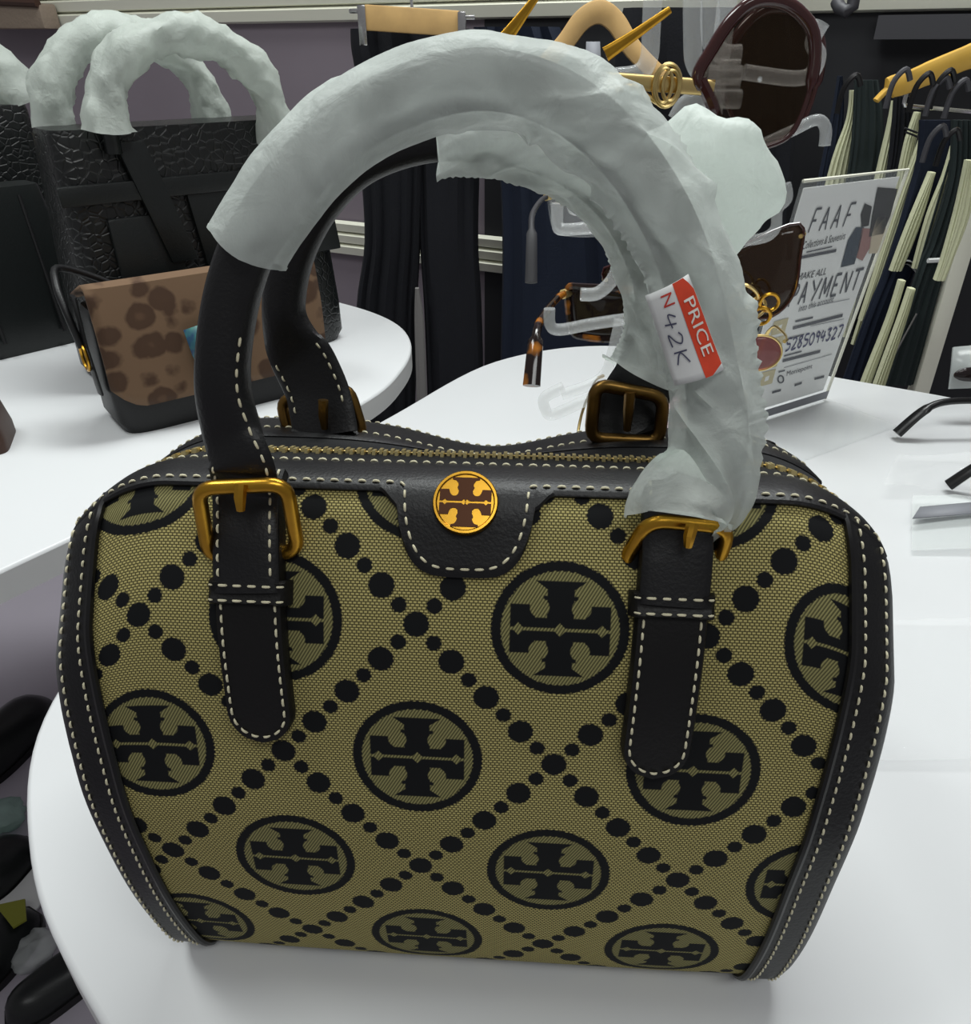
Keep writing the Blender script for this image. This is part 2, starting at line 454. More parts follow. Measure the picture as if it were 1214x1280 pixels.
# ================================================================== THE SETTING
FLOOR_Z = -0.75
W0 = Vector((-0.33, 1.72, 0)); WD = Vector((cos(radians(27)), -sin(radians(27)), 0)); WN = Vector((-sin(radians(27)), -cos(radians(27)), 0))
def wp(s, z, off=0): return W0 + WD*s + WN*off + Vector((0, 0, z))
def wall_box(mb, s0, s1, z0, z1, o0, o1):
    vs = [wp(s, z, o) for z in (z0, z1) for o in (o0, o1) for s in (s0, s1)]
    mb.add(vs, [(0,1,3,2),(4,6,7,5),(0,4,5,1),(2,3,7,6),(0,2,6,4),(1,5,7,3)])
def struct(o, kind='structure'):
    o['kind'] = kind; return o

mb = MB(); mb.box((0.2, 0.6, FLOOR_Z-0.02), (7, 7, 0.04)); struct(mb.build('floor', M['floor'], smooth=False))
mb = MB(); wall_box(mb, -2.6, 2.4, FLOOR_Z, 1.5, -0.06, 0.0); wall = struct(mb.build('wall_back', M['wall'], smooth=False))
zt_ = at(400, 28, 1.7).z
mb = MB(); wall_box(mb, 0.37, 2.4, FLOOR_Z, zt_, 0.0, 0.003); mb.build('black_panel', M['wall_dark'], wall, smooth=False)
# ribbed cream slat rails across the wall
def rail(n, z0, z1, s0, s1):
    mb = MB(); k = 3; h = (z1-z0)/k
    for i in range(k):
        a = z0 + i*h; 
        mb.add([wp(s0, a, 0), wp(s0, a+h*0.12, 0.012), wp(s0, a+h*0.8, 0.016), wp(s0, a+h, 0.004), wp(s1, a, 0), wp(s1, a+h*0.12, 0.012), wp(s1, a+h*0.8, 0.016), wp(s1, a+h, 0.004)],
               [(0,4,5,1),(1,5,6,2),(2,6,7,3),(0,1,2,3),(4,7,6,5)])
    struct(mb.build('trim_%d' % n, M['rail'], smooth=False))
zt = at(400, 28, 1.7).z
rail(1, zt, zt+0.075, -2.6, 2.4)
zl = at(400, 323, 1.66).z
rail(2, zl, zl+0.068, -2.6, 0.72)
mb = MB(); wall_box(mb, 0.98, 2.4, zt-0.032, zt-0.004, 0.012, 0.03); struct(mb.build('trim_3', M['rail_dark'], smooth=False))

def table(name, outline, label, th=0.028, legs=()):
    t = thing(name, label, 'table')
    pts = crom(outline, 8, closed=True); n = len(pts)
    cx = sum(p[0] for p in pts)/n; cy = sum(p[1] for p in pts)/n
    rows = []
    for ins, z in ((0.03, -th), (0.0, -th+0.002), (0.0, -0.003), (0.0008, -0.001), (0.003, 0.0)):
        row = []
        for i, p in enumerate(pts):
            a, b = pts[i-1], pts[(i+1) % n]; dx, dy = b[0]-a[0], b[1]-a[1]; l = math.hypot(dx, dy)
            nx, ny = -dy/l, dx/l
            if nx*(cx-p[0]) + ny*(cy-p[1]) < 0: nx, ny = -nx, -ny
            row.append(Vector((p[0]+nx*ins, p[1]+ny*ins, z)))
        rows.append(row)
    mb = MB(); base = mb.grid(rows[2:], close_c=True); mb.f.append(tuple(base+2*n+i for i in range(n)))
    mb.build('table_top', M['table'], t, angle=60)
    mb = MB(); base = mb.grid([rows[0], rows[1], [Vector((p.x, p.y, -0.003)) for p in rows[2]]], close_c=True); mb.f.append(tuple(base+i for i in range(n)))
    mb.build('edge_band', M['table_edge'], t, angle=60)
    for x, y in legs:
        mb = MB(); mb.tube([(x, y, FLOOR_Z+0.02), (x, y, -th)], 0.03, 20); mb.build('leg', M['table_edge'], t)
        mb = MB(); mb.tube([(x, y, FLOOR_Z), (x, y, FLOOR_Z+0.012), (x, y, FLOOR_Z+0.02)], [0.16, 0.158, 0.13], 32); mb.build('base', M['table_edge'], t)
    return t
table('display_table', [(-0.155, .167), (-0.222, .247), (-0.255, .34), (-.24, .47), (-.175, .625), (-.096, .762), (.012, .925), (.15, .985), (.3, .935), (.42, .865), (.55, .78), (.66, .65), (.70, .48), (.66, .3), (.56, .16), (.42, .06), (.2, .02), (.0, .04)],
      'round white display table under the monogram handbag', legs=((0.2, 0.5),))
table('display_table', [(-.46, .32), (-.353, .478), (-.25, .625), (-.135, .79), (-.10, .90), (-.098, 1.0), (-.13, 1.09), (-.2, 1.17), (-.29, 1.225), (-.45, 1.24), (-.7, 1.2), (-1.0, 1.0), (-1.1, .75), (-1.0, .45), (-.75, .25), (-.58, .24)],
      'white display table carrying the black crocodile bag and the leopard bag', legs=((-0.55, 1.0),))

# ================================================================== THE MONOGRAM HANDBAG
YAW = radians(3.7); BAGO = Vector((-0.0015, 0.26, 0.0))
bag = thing('handbag', 'olive monogram barrel handbag with black leather trim and tissue-wrapped handles', 'handbag', BAGO, -YAW)
BINV = (Matrix.Translation(BAGO) @ Matrix.Rotation(-YAW, 4, 'Z')).inverted()
BMAT = BINV.inverted()
def B(x, y, Y): return BINV @ at(x, y, Y)              # photograph point in bag space

PROF = [(.264, .1985), (.250, .2022), (.236, .2063), (.225, .2098), (.2125, .2090), (.2035, .1975), (.1907, .1748), (.1838, .153), (.1787, .1286), (.1737, .104), (.1724, .0797), (.1730, .055), (.1759, .0319), (.1805, .014), (.189, .004),
        (.205, .0008), (.24, .0008), (.28, .0008), (.316, .0008), (.332, .004), (.342, .02), (.347, .05), (.349, .085), (.346, .12), (.339, .145), (.330, .166), (.318, .183), (.302, .1915), (.281, .1962)]
_pc = crom([(y-0.26, z) for y, z in PROF], 14, closed=True)
_arc = [0.0]
for a, b in zip(_pc, _pc[1:] + _pc[:1]): _arc.append(_arc[-1] + math.hypot(b[0]-a[0], b[1]-a[1]))
PL = _arc[-1]
V_REF = _arc[6*14]                                     # v = 0 at the row of the upper medallions
def prof(v):
    a = (v + V_REF) % PL
    lo, hi = 0, len(_pc)
    while hi - lo > 1:
        m = (lo+hi)//2
        if _arc[m] <= a: lo = m
        else: hi = m
    t = (a - _arc[lo])/max(_arc[lo+1]-_arc[lo], 1e-9); p, q = _pc[lo % len(_pc)], _pc[(lo+1) % len(_pc)]
    return (p[0]+(q[0]-p[0])*t, p[1]+(q[1]-p[1])*t)
HW = [(0.0, .1245), (.03, .1270), (.08, .1315), (.13, .1365), (.175, .1395), (.2, .1385), (.215, .1360)]
RE = 0.007
def hwid(v, sg=-1):
    z = prof(v)[1]; return lerp_tab(HW, z) - (0.0045*sstep(0.0, 0.1, z) if sg > 0 else 0.0)
def S(x, v, off=0.0):
    """point of the bag skin (bag space) at sideways position x, profile position v"""
    y, z = prof(v); y1, z1 = prof(v+0.002); y0, z0 = prof(v-0.002)
    ty, tz = y1-y0, z1-z0; l = math.hypot(ty, tz); ny, nz = tz/l, -ty/l          # outward
    if ny*(y) + nz*(z-0.1) < 0: ny, nz = -ny, -nz
    sg = 1 if x >= 0 else -1
    h = hwid(v, sg); t = min(max((abs(x)-(h-RE))/RE, 0), 1); c = sqrt(max(1-t*t, 0))
    rec = RE*(1-c) + 0.0012*(x/h)**4
    yy = y + ny*(off*c - rec); zz = z + nz*(off*c - rec); xx = min(abs(x), h)*sg + sg*off*t
    top = sstep(.10, .20, z); e = max(abs(xx)-0.096, 0)/0.04
    zz -= top*(0.022 - 0.006*sstep(-0.03, 0.02, y))*e*e
    zz -= 0.011*math.exp(-(xx/0.035)**2)*sstep(-0.005, 0.03, y)*sstep(0.14, 0.18, z)
    return Vector((xx, yy, zz))
def SN(x, v):
    a = S(x, v, 0.0); b = S(x, v, 0.003); n = b - a; return n.normalized()

def uv_body():
    nv, nx = 150, 56
    mb = MB(); rows = []; uvs = []
    for i in range(nv):
        v = PL*i/nv - V_REF; h = hwid(v); row = []
        for j in range(nx+1):
            u = -1 + 2*j/nx; u = math.copysign(abs(u)**0.85, u)
            h = hwid(v, 1 if u > 0 else -1); row.append(S(u*h, v)); uvs.append((u*h, v))
        rows.append(row)
    me = D.meshes.new('woven_body'); m = nx+1; fs = []; fu = []
    for i in range(nv):
        for j in range(nx):
            k = (i+1) % nv; q = [(i, j), (i, j+1), (k, j+1), (k, j)]
            fs.append(tuple(a*m+b for a, b in q))
            fu.append([(uvs[a*m+b][0], (uvs[a*m+b][1] + (PL if (i == nv-1 and a == 0) else 0))) for a, b in q])
    # woven/leather end panels close the barrel
    me.from_pydata([p for r in rows for p in r], [], fs)
    ul = me.uv_layers.new(name='UVMap'); li = 0
    for f in fu:
        for a in f: ul.data[li].uv = (a[0]*10, a[1]*10); li += 1
    bm = bmesh.new(); bm.from_mesh(me); bmesh.ops.recalc_face_normals(bm, faces=bm.faces); bm.to_mesh(me); bm.free()
    me.shade_smooth(); me.materials.append(M['fabric'])
    return link(D.objects.new('woven_body', me), bag)
uv_body()
for sg in (-1, 1):
    mb = MB(); rows = []; nv = 90
    for r, bul in ((1.0, 0.0), (0.9, 0.004), (0.65, 0.008), (0.35, 0.010), (0.08, 0.010)):
        row = []
        for i in range(nv):
            v = PL*i/nv - V_REF; p = S(sg*hwid(v, sg), v, 0.0); c = Vector((sg*0.122, 0.0, 0.1))
            q = c + (p - c)*r; q.x = p.x*r + (1-r)*sg*0.126 + sg*bul; row.append(q)
        rows.append(row)
    b0 = mb.grid(rows, close_c=True); mb.f.append(tuple(b0 + 4*nv + i for i in range(nv)))
    mb.build('end_panel', M['leather'], bag)

def patch(fn, ns, nt_, off0, off1, ramp=True, ends=True):
    """leather piece lying on the skin; fn(s, t) -> (x, v); rounded edges down to off0"""
    T = [(0, off0), (0, off0*0.4+off1*0.6), (0.035, off1)] + [(i/nt_, off1) for i in range(1, nt_)] + [(0.965, off1), (1, off0*0.4+off1*0.6), (1, off0)]
    Sx = ([(0, off0), (0, off1*0.7)] if ends else []) + [(i/ns, off1) for i in range(ns+1)] + ([(1, off1*0.7), (1, off0)] if ends else [])
    mb = MB(); rows = []
    for s, os_ in Sx:
        row = []
        for t, ot in T:
            x, v = fn(s, t); row.append(S(x, v, min(os_, ot)))
        rows.append(row)
    mb.grid(rows); return mb
def stitches(mb, pts, nrm, length=0.0027, gap=0.0015, w=0.00042):
    """stitches along a polyline of points with normals"""
    acc = [0.0]
    for a, b in zip(pts, pts[1:]): acc.append(acc[-1] + (b-a).length)
    L = acc[-1]; n = int(L/(length+gap)); st = L/max(n, 1)
    def ev(d):
        for k in range(len(pts)-1):
            if acc[k+1] >= d:
                t = (d-acc[k])/max(acc[k+1]-acc[k], 1e-9); return pts[k].lerp(pts[k+1], t), nrm[k].lerp(nrm[k+1], t)
        return pts[-1], nrm[-1]
    for i in range(n):
        a, na = ev(i*st + gap/2); b, nb = ev(i*st + gap/2 + length*(0.92+0.16*random.random())); t = (b-a)
        if t.length < 1e-6: continue
        t.normalize(); nn = na.normalized(); s = t.cross(nn)
        s = s + t*0.12*(random.random()-0.5)
        c = (a+b)/2; h = (b-a)/2
        rows = []
        for q, r, up in ((-1, 0.35, -0.0002), (-0.7, 0.9, 0.0002), (0, 1.0, 0.0004), (0.7, 0.9, 0.0002), (1, 0.35, -0.0002)):
            p = c + h*q + nn*up
            rows.append([p + s*w*r*cos(k*pi/3) + nn*w*r*sin(k*pi/3) for k in range(6)])
        mb.grid(rows, close_c=True)
def skin_line(fn, n, off):
    P, Nn = [], []
    for i in range(n+1):
        x, v = fn(i/n); P.append(S(x, v, off)); Nn.append(SN(x, v))
    return P, Nn

V0 = _arc[4*14] - V_REF                                  # woven panel meets the top band here
V_ZF = _arc[2*14] - V_REF + 0.0005                        # front band ends at the zipper
V_ZB = _arc[28*14] - V_REF - PL + 0.007                  # back band starts behind the zipper
V_BK = _arc[26*14] - V_REF - PL + 0.002
# side bands with their piping and two rows of stitching
for sg in (-1, 1):
    def fband(s, t, sg=sg):
        v = V0 - 0.004 + s*(PL - 2*abs(0.0) - 0.085); h = hwid(v, sg)
        return sg*(h - 0.0165 + 0.0165*t), v
    o = patch(fband, 120, 8, 0.0003, 0.0016).build('side_trim', M['leather'], bag)
    mb = MB(); pth = []
    for i in range(121):
        x, v = fband(i/120, 0); pth.append(S(x - sg*0.0005, v, 0.0012))
    mb.tube(pth, 0.0014, 8); mb.build('piping', M['edge'], o)
    mb = MB()
    for t in (0.20, 0.66):
        P, Nn = skin_line(lambda s, t=t: fband(s*0.5, t), 200, 0.0017); stitches(mb, P, Nn, 0.0024, 0.0016)
    mb.build('stitching', M['thread'], o, kind='stuff')

# top band in front, with the rounded tab that carries the emblem
TABX = -0.0013
def vlow(x):
    d = abs(x - TABX)
    w = 0.0215
    if d < w: t = V0 + 0.0012 + 0.0245*(1 - (d/w)**4)**0.55
    else: t = V0
    f = sstep(0.0275, 0.0205, d)
    return V0 + max(t - V0, 0.0055*f*0.9 if d >= w*0.96 else 0)
def xs_top(s): return -0.1345 + 0.2645*s
def ftop(s, t):
    # more columns where the tab is
    x = xs_top(s); v1 = vlow(x); return x, V_ZF + (v1 - V_ZF)*t
o_top = patch(ftop, 260, 12, 0.0003, 0.0019).build('top_trim', M['leather'], bag)
mb = MB()
P, Nn = skin_line(lambda s: (xs_top(0.01+s*0.98), V_ZF + 0.0035), 160, 0.0020); stitches(mb, P, Nn, 0.0027, 0.0017)
def inset_line(s):
    x = xs_top(0.01 + s*0.98)
    d = x - TABX; w = 0.0215; g = 0.0026
    if abs(d) < w - g*0.9:
        k = (abs(d)/(w-g*0.9)); v = V0 - g + 0.0012 + 0.0245*(1 - k**4)**0.55
    else: v = V0 - g
    return x, v
P, Nn = skin_line(inset_line, 700, 0.0020); stitches(mb, P, Nn, 0.0027, 0.0017)
mb.build('stitching', M['thread'], o_top, kind='stuff')
def fback(s, t): return xs_top(s), V_BK + (V_ZB - V_BK)*t
o = patch(fback, 90, 6, 0.0003, 0.0019).build('back_trim', M['leather'], bag)
mb = MB()
for t in (0.22, 0.78):
    P, Nn = skin_line(lambda s, t=t: fback(0.01+s*0.98, t), 160, 0.0020); stitches(mb, P, Nn, 0.0027, 0.0017)
mb.build('stitching', M['thread'], o, kind='stuff')
# zipper
def fzip(s, t): return -0.1355 + 0.2665*s, V_ZB - 0.001 + (V_ZF - V_ZB + 0.002)*t
o = patch(fzip, 80, 6, 0.0001, 0.0008).build('zipper', M['tape'], bag)
vm = (V_ZF + V_ZB)/2 + 0.001; mb = MB()
n = 128
for i in range(n):
    x = -0.134 + 0.2635*(i+0.5)/n; a = S(x, vm, 0.0011); nn = SN(x, vm)
    tx = (S(x+0.001, vm, 0.0011) - S(x-0.001, vm, 0.0011)).normalized(); ty = nn.cross(tx)
    sd = 1 if i % 2 else -1
    R = Matrix((tx, ty, nn)).transposed()
    mb.box(a + ty*sd*0.0013 + nn*0.0004, (0.0012, 0.0038, 0.0019), R)
mb.build('zipper_teeth', M['teeth'], o, smooth=False, kind='stuff')
mb = MB(); pth = [S(-0.134 + 0.2635*i/60, vm, 0.0014) for i in range(61)]; mb.tube(pth, 0.0005, 6); mb.build('zipper_chain', M['brass'], o)

# gold emblem
EV = -0.0415 + 0.0; 
def find_v(x, ypx):
    best = None
    for i in range(400):
        v = V_ZF + i*0.0002; p = BMAT @ S(x, v, 0.002)
        r = p - Vector((0, 0, HCAM)); zc = r.y*CP - r.z*SP; up = r.y*SP + r.z*CP
        yy = 640 - F_PX*up/zc
        if best is None or abs(yy-ypx) < best[0]: best = (abs(yy-ypx), v)
    return best[1]
EV = find_v(TABX, 629)
ec = S(TABX, EV, 0.002); en = SN(TABX, EV); ex = Vector((1, 0, 0)); ex = (ex - en*ex.dot(en)).normalized(); ey = en.cross(ex)
def EP(u, v, h): return ec + ex*u + ey*v + en*h
RG = 0.0101
mb = MB(); rows = []
for r, h in ((RG, -0.0012), (RG*1.0, 0.0010), (RG*0.97, 0.0016), (RG*0.90, 0.0016), (RG*0.86, 0.0011), (RG*0.4, 0.0011), (RG*0.02, 0.0011)):
    rows.append([EP(r*cos(2*pi*k/48), r*sin(2*pi*k/48), h) for k in range(48)])
mb.grid(rows, close_c=True); emb = mb.build('emblem', M['gold'], bag)
def half_t(sx, sy):
    pts = [(0, 8), (12, 22), (28, 8), (136, 8), (152, 22), (168, 8), (192, 8), (192, 96), (124, 96), (116, 70), (104, 52), (90, 46), (70, 48), (56, 62), (52, 84), (64, 110), (56, 128), (60, 145), (74, 165), (102, 172), (102, 188), (0, 188)]
    return [(sx*a, sy*b) for a, b in pts]
mb = MB(); kk = RG*0.80/195
for sx in (-1, 1):
    for sy in (-1, 1):
        poly = half_t(sx, sy)
        if sx*sy < 0: poly = poly[::-1]
        # fan of quads from the stem: triangulate through bmesh later
        mb.prism(poly, lambda a, b: EP(a*kk, b*kk, 0.0008), lambda a, b: EP(a*kk, b*kk, 0.0014))
mb.build('emblem_mark', M['logo_brown'], emb, smooth=False)

# straps, keepers, buckles on the front
def strap(xc, ybot, keep_y, slant):
    vt = V0 - 0.004; vb = find_v_any(xc, ybot)
    hw_ = 0.0108
    def fs(s, t):
        v = vt + (vb - vt)*s; e = (vb - v)
        w = hw_*(sqrt(max(1 - ((hw_ - e)/hw_)**2, 0.0)) if e < hw_ else 1.0)
        return xc + slant*s + (2*t-1)*max(w, 0.0004), v
    o = patch(fs, 60, 8, 0.0004, 0.0046).build('strap', M['leather_tab'], bag)
    mb = MB(); g = 0.0023
    def ring(q):
        Ltot = (vb - vt - hw_)
        arcl = pi*(hw_-g)
        d = q*(2*Ltot + arcl)
        if d < Ltot: v = vt + d; x = -(hw_-g)
        elif d < Ltot + arcl:
            a = (d - Ltot)/(hw_-g); v = vb - hw_ + (hw_-g)*sin(a); x = -(hw_-g)*cos(a)
        else: v = vb - hw_ - (d - Ltot - arcl); x = hw_-g
        s = (v - vt)/(vb - vt); return xc + slant*s + x, v
    P, Nn = skin_line(ring, 160, 0.0047); stitches(mb, P, Nn, 0.0026, 0.0013)
    mb.build('stitching', M['thread'], o, kind='stuff')
    vk = find_v_any(xc, keep_y); sk = (vk - vt)/(vb - vt)
    def fk(s, t): return xc + slant*sk + (2*s-1)*0.0130, vk + (t-0.5)*0.0076
    mbk = MB(); rows = []
    for i in range(25):
        s = i/24; dx = abs(2*s-1); hgt = 0.0072 if dx < 0.86 else 0.0072 - 0.0068*((dx-0.86)/0.14)**2
        row = []
        for t, k in ((0, 0.0), (0, 0.75), (0.1, 0.97), (0.35, 0.92), (0.5, 0.86), (0.65, 0.92), (0.9, 0.97), (1, 0.75), (1, 0.0)):
            x, v = fk(s, t); row.append(S(x, v, max(hgt*k, 0.0004) if k else 0.0002))
        rows.append(row)
    mbk.grid(rows); ok = mbk.build('keeper_loop', M['leather_tab'], bag)
    mb = MB()
    for t in (0.22, 0.80):
        P, Nn = [], []
        for i in range(23):
            s = 0.03 + 0.94*i/22; dx = abs(2*s-1); hgt = 0.0072 if dx < 0.86 else 0.0072 - 0.0068*((dx-0.86)/0.14)**2
            x, v = fk(s, t); P.append(S(x, v, hgt + 0.0001)); Nn.append(SN(x, v))
        stitches(mb, P, Nn, 0.0029, 0.0013)
    mb.build('stitching', M['thread'], ok, kind='stuff')
    return o
def find_v_any(x, ypx):
    best = None
    for i in range(900):
        v = V_ZF + i*0.0002; p = BMAT @ S(x, v, 0.004)
        r = p - Vector((0, 0, HCAM)); zc = r.y*CP - r.z*SP; up = r.y*SP + r.z*CP
        yy = 640 - F_PX*up/zc
        if best is None or abs(yy-ypx) < best[0]: best = (abs(yy-ypx), v)
    return best[1]
XL, XR = -0.0690, 0.0635
strap(XL, 926, 740, 0.0040)
strap(XR, 973, 757, -0.0035)

def frame_buckle(pts, rad, prong, mat, parent=bag):
    """rounded rectangular buckle through four corner points (bag space), with a prong"""
    c = [Vector(p) for p in pts]; path = []
    for i in range(4):
        a, b, d = c[i-1], c[i], c[(i+1) % 4]
        r = 0.0055; p0 = b + (a-b).normalized()*r; p1 = b + (d-b).normalized()*r
        for k in range(6):
            t = k/5; path.append(p0*(1-t)**2 + b*2*t*(1-t) + p1*t*t)
    mb = MB(); mb.tube(path, rad, 10, closed=True); o = mb.build('buckle', mat, parent)
    mb = MB(); mb.tube(prong, [rad*0.85, rad*0.8, rad*0.55], 8); mb.build('prong', mat, o)
    return o
frame_buckle([B(247, 610, .2005), B(358, 605, .2005), B(373, 690, .2035), B(262, 696, .2035)], 0.0023, [B(301, 606, .1985), B(300, 622, .1965), B(301, 638, .196)], M['gold'])
frame_buckle([B(812, 650, .1975), B(912, 660, .1975), B(893, 716, .2005), B(778, 704, .2005)], 0.0023, [B(866, 655, .192), B(862, 670, .190), B(860, 683, .190)], M['gold'])

# handles -----------------------------------------------------------------
def path_px(l): return V3(crom([tuple(B(*p)) for p in l], 8))
FH = [(303, 640, .1985), (303, 612, .2015), (302, 585, .2055), (290, 540, .211), (279, 485, .215), (282, 420, .219), (296, 350, .223), (322, 290, .226), (390, 200, .231), (474, 135, .236), (590, 100, .24), (690, 120, .24), (772, 182, .236), (832, 270, .23), (868, 365, .225), (888, 460, .219), (897, 540, .212), (882, 610, .205), (868, 650, .1985), (862, 690, .192)]
def tuck(xc, slant, ykeep):
    vk = find_v_any(xc, ykeep); return [S(xc + slant*q, vk + (V0 + 0.004 - vk)*w, 0.0058 + 0.0006*w) for w, q in ((0.0, 0.42), (0.5, 0.25), (1.0, 0.08))]
FHp = [B(*p) for p in FH[2:-2]]
hp = V3(crom([tuple(p) for p in tuck(XL, 0.004, 740)] + [tuple(p) for p in FHp] + [tuple(p) for p in tuck(XR, -0.0035, 757)[::-1]], 8)); nh = len(hp)
rad = []
for i in range(nh):
    q = min(i, nh-1-i)/8.0
    k = sstep(2.6, 5.6, q); rad.append((0.0104 - 0.0029*k, 0.0017 + 0.0059*k))
mb = MB(); mb.tube(hp, rad, 16, ref=(0, 1, 0), shape=0.8); h1 = mb.build('handle', M['leather'], bag)
mb = MB()
def handle_stitch(mb, path, rads, i0, i1, fr, ref=Vector((0, 1, 0))):
    P, Nn = [], []
    for i in range(i0, i1):
        t = (path[min(i+1, len(path)-1)] - path[max(i-1, 0)]).normalized(); b = (ref - t*ref.dot(t)).normalized(); a = b.cross(t)
        ra, rb = rads[i]; P.append(path[i] + a*ra*fr - b*rb*(1-abs(fr)**2.5)**0.4); Nn.append((-b + a*fr*0.4).normalized())
    stitches(mb, P, Nn, 0.0027, 0.0016)
for fr, i1 in ((-0.78, 28), (0.78, 50)): handle_stitch(mb, hp, rad, 3, i1, fr)
mb.build('stitching', M['thread'], h1, kind='stuff')

def wrap(path, r0, i0, i1, seed, flare0=0.002, flare1=0.002, fold=0.0011, seg=40, sub=3, amp=1.0, ovalb=1.0, hel=55.0, calm=None):
    """crinkled tissue sleeve around a handle path"""
    pts = path[i0:i1]; fine = V3(crom([tuple(p) for p in pts], sub)); n = len(fine); rows = []; ref = Vector((0, 1, 0))
    s = 0.0
    for i, p in enumerate(fine):
        t = (fine[min(i+1, n-1)] - fine[max(i-1, 0)]).normalized(); b = (ref - t*ref.dot(t)).normalized(); a = b.cross(t)
        if i: s += (fine[i]-fine[i-1]).length
        q = i/(n-1); row = []
        for k in range(seg):
            f = k/seg; an = 2*pi*k/seg - s*hel - seed                 # helical overlap step at the seam
            d = a*cos(an) + b*sin(an)*ovalb
            base = r0(q) if callable(r0) else r0
            r = base + fold*(f - 0.5)*amp
            w = Vector((s*60, cos(an)*1.3, sin(an)*1.3 + seed))
            am = amp*(calm(q) if calm else 1.0)
            r += am*0.0016*noise.noise(w) + am*0.0006*noise.noise(w*2.0 + Vector((3, 1, 2)))
            rid = 1 - abs(noise.noise(Vector((s*38 + cos(an)*0.9, sin(an)*1.2, seed*2.0))))
            r += am*0.0016*max(rid-0.80, 0)/0.20
            r += flare0*max(1 - q*n/9, 0)**2 + flare1*max(1 - (1-q)*n/9, 0)**2
            row.append(p + d*r + t*(0.0015*sin(an*2+seed) if i in (0, n-1) else 0))
        rows.append(row)
    mb = MB(); mb.grid(rows, close_c=True); return mb
def r_front(q): return 0.0112 + 0.0012*sstep(0.1, 0.5, q) + 0.0014*sstep(0.75, 1.0, q)
w1 = wrap(hp, r_front, 61, nh-14, 1.3, 0.0004, 0.0006, hel=42.0, fold=0.0013, calm=lambda q: 0.25 + 1.3*sstep(0.22, 0.45, q)).build('tissue_wrap', M['tissue'], bag, angle=80)

RH = [(407, 545, .283), (403, 520, .287), (396, 490, .292), (383, 460, .296), (364, 425, .299), (355, 380, .301), (368, 312, .303), (405, 245, .305), (460, 197, .306), (545, 172, .306), (640, 178, .306), (720, 208, .304), (780, 265, .302), (815, 340, .30), (825, 410, .297), (812, 465, .293), (792, 500, .289), (785, 530, .285), (783, 548, .282)]
hq = path_px(RH); nq = len(hq); rad2 = []
for i in range(nq):
    q = min(i, nq-1-i)/8.0
    k = sstep(3.2, 5.0, q); rad2.append((0.0135 - 0.0055*k, 0.0022 + 0.0055*k))
mb = MB(); mb.tube(hq, rad2, 16, ref=(0, 1, 0), shape=0.8); h2 = mb.build('handle', M['leather'], bag)
mb = MB()
for fr in (-0.75, 0.75): handle_stitch(mb, hq, rad2, 10, 30, fr)
mb.build('stitching', M['thread'], h2, kind='stuff')
def r_rear(q): return 0.0110 + 0.0015*sstep(0.0, 0.4, q) + 0.0022*sstep(0.7, 1.0, q)
wrap(hq, r_rear, 72, nq-22, 4.1, 0.0022, 0.003).build('tissue_wrap', M['tissue'], bag, angle=80)
# loose bunch of tissue sticking out behind the front handle
mb = MB(); cen = B(872, 238, .292); rows = []
outl = [(0, 1.04), (0.5, 0.9), (0.95, 0.96), (1.35, 0.93), (1.7, 0.98), (2.2, 1.0), (2.8, 1.0), (3.3, 0.9), (3.9, 0.85), (4.5, 0.85), (5.0, 0.92), (5.45, 1.0), (5.85, 0.97), (6.2832, 1.04)]
for i in range(21):
    th = pi*i/20; row = []
    for k in range(48):
        a = 2*pi*k/48; rr = sin(th); R = lerp_tab(outl, a)
        p = Vector((0.0285*R*rr*cos(a), 0.012*cos(th), 0.0255*R*rr*sin(a)))
        nn = noise.noise(p*80)*0.0042 + abs(noise.noise(p*50 + Vector((5, 2, 1))))*0.0075 - 0.001
        row.append(cen + p*(1 + nn/0.025))
    rows.append(row)
mb.grid(rows, close_c=True); mb.build('tissue_bunch', M['tissue'], bag, angle=80)
# rear buckles
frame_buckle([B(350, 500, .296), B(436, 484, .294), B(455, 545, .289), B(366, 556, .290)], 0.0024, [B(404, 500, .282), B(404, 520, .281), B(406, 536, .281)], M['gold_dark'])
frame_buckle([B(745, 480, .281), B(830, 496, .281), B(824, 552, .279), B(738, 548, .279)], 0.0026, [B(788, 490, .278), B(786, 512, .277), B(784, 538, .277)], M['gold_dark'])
for cx, sl in ((408, 0), (783, 0)):
    mb = MB(); a = [B(cx-2, 540, .2835), B(cx, 550, .285), B(cx+1, 562, .287), B(cx+1, 585, .296)]
    mb.tube(V3(crom([tuple(p) for p in a], 5)), [(0.0135, 0.003)]*16, 14, ref=(0, 1, 0), shape=0.6)
    mb.build('strap', M['leather_tab'], bag)

# price sticker on the tissue of the front handle
ST = [B(808, 371, .2072), B(862, 344, .2072), B(907, 464, .2038), B(845, 484, .2038)]
def stk(u, v, lift=0.0):               # u across (0 white edge .. 1 red edge), v down the length
    p = (ST[0]*(1-u) + ST[1]*u)*(1-v) + (ST[3]*(1-u) + ST[2]*u)*v
    nrm = (ST[1]-ST[0]).cross(ST[3]-ST[0]).normalized()
    if nrm.y > 0: nrm = -nrm
    return p - nrm*(0.0022*(2*u-1)**2) + nrm*(0.0005*sin(v*7) + lift)
mb = MB(); mb.grid([[stk(i/10, j/14) for i in range(11)] for j in range(15)])
sk_o = mb.build('price_sticker', M['paper'], w1, solid=0.0003)
mb = MB(); us = [0.62 + 0.38*i/5 for i in range(6)]
rows = []
for j in range(15):
    v = j/14; lo, hi = 0.60, 1.0
    if v < 0.12: hi = 0.86 + 0.14*v/0.12
    if v > 0.93: hi = 1.0 - 0.25*((v-0.93)/0.07)**2
    rows.append([stk(lo + (hi-lo)*i/5, v, 0.0003) for i in range(6)])
mb.grid(rows); mb.build('red_band', M['red'], sk_o)
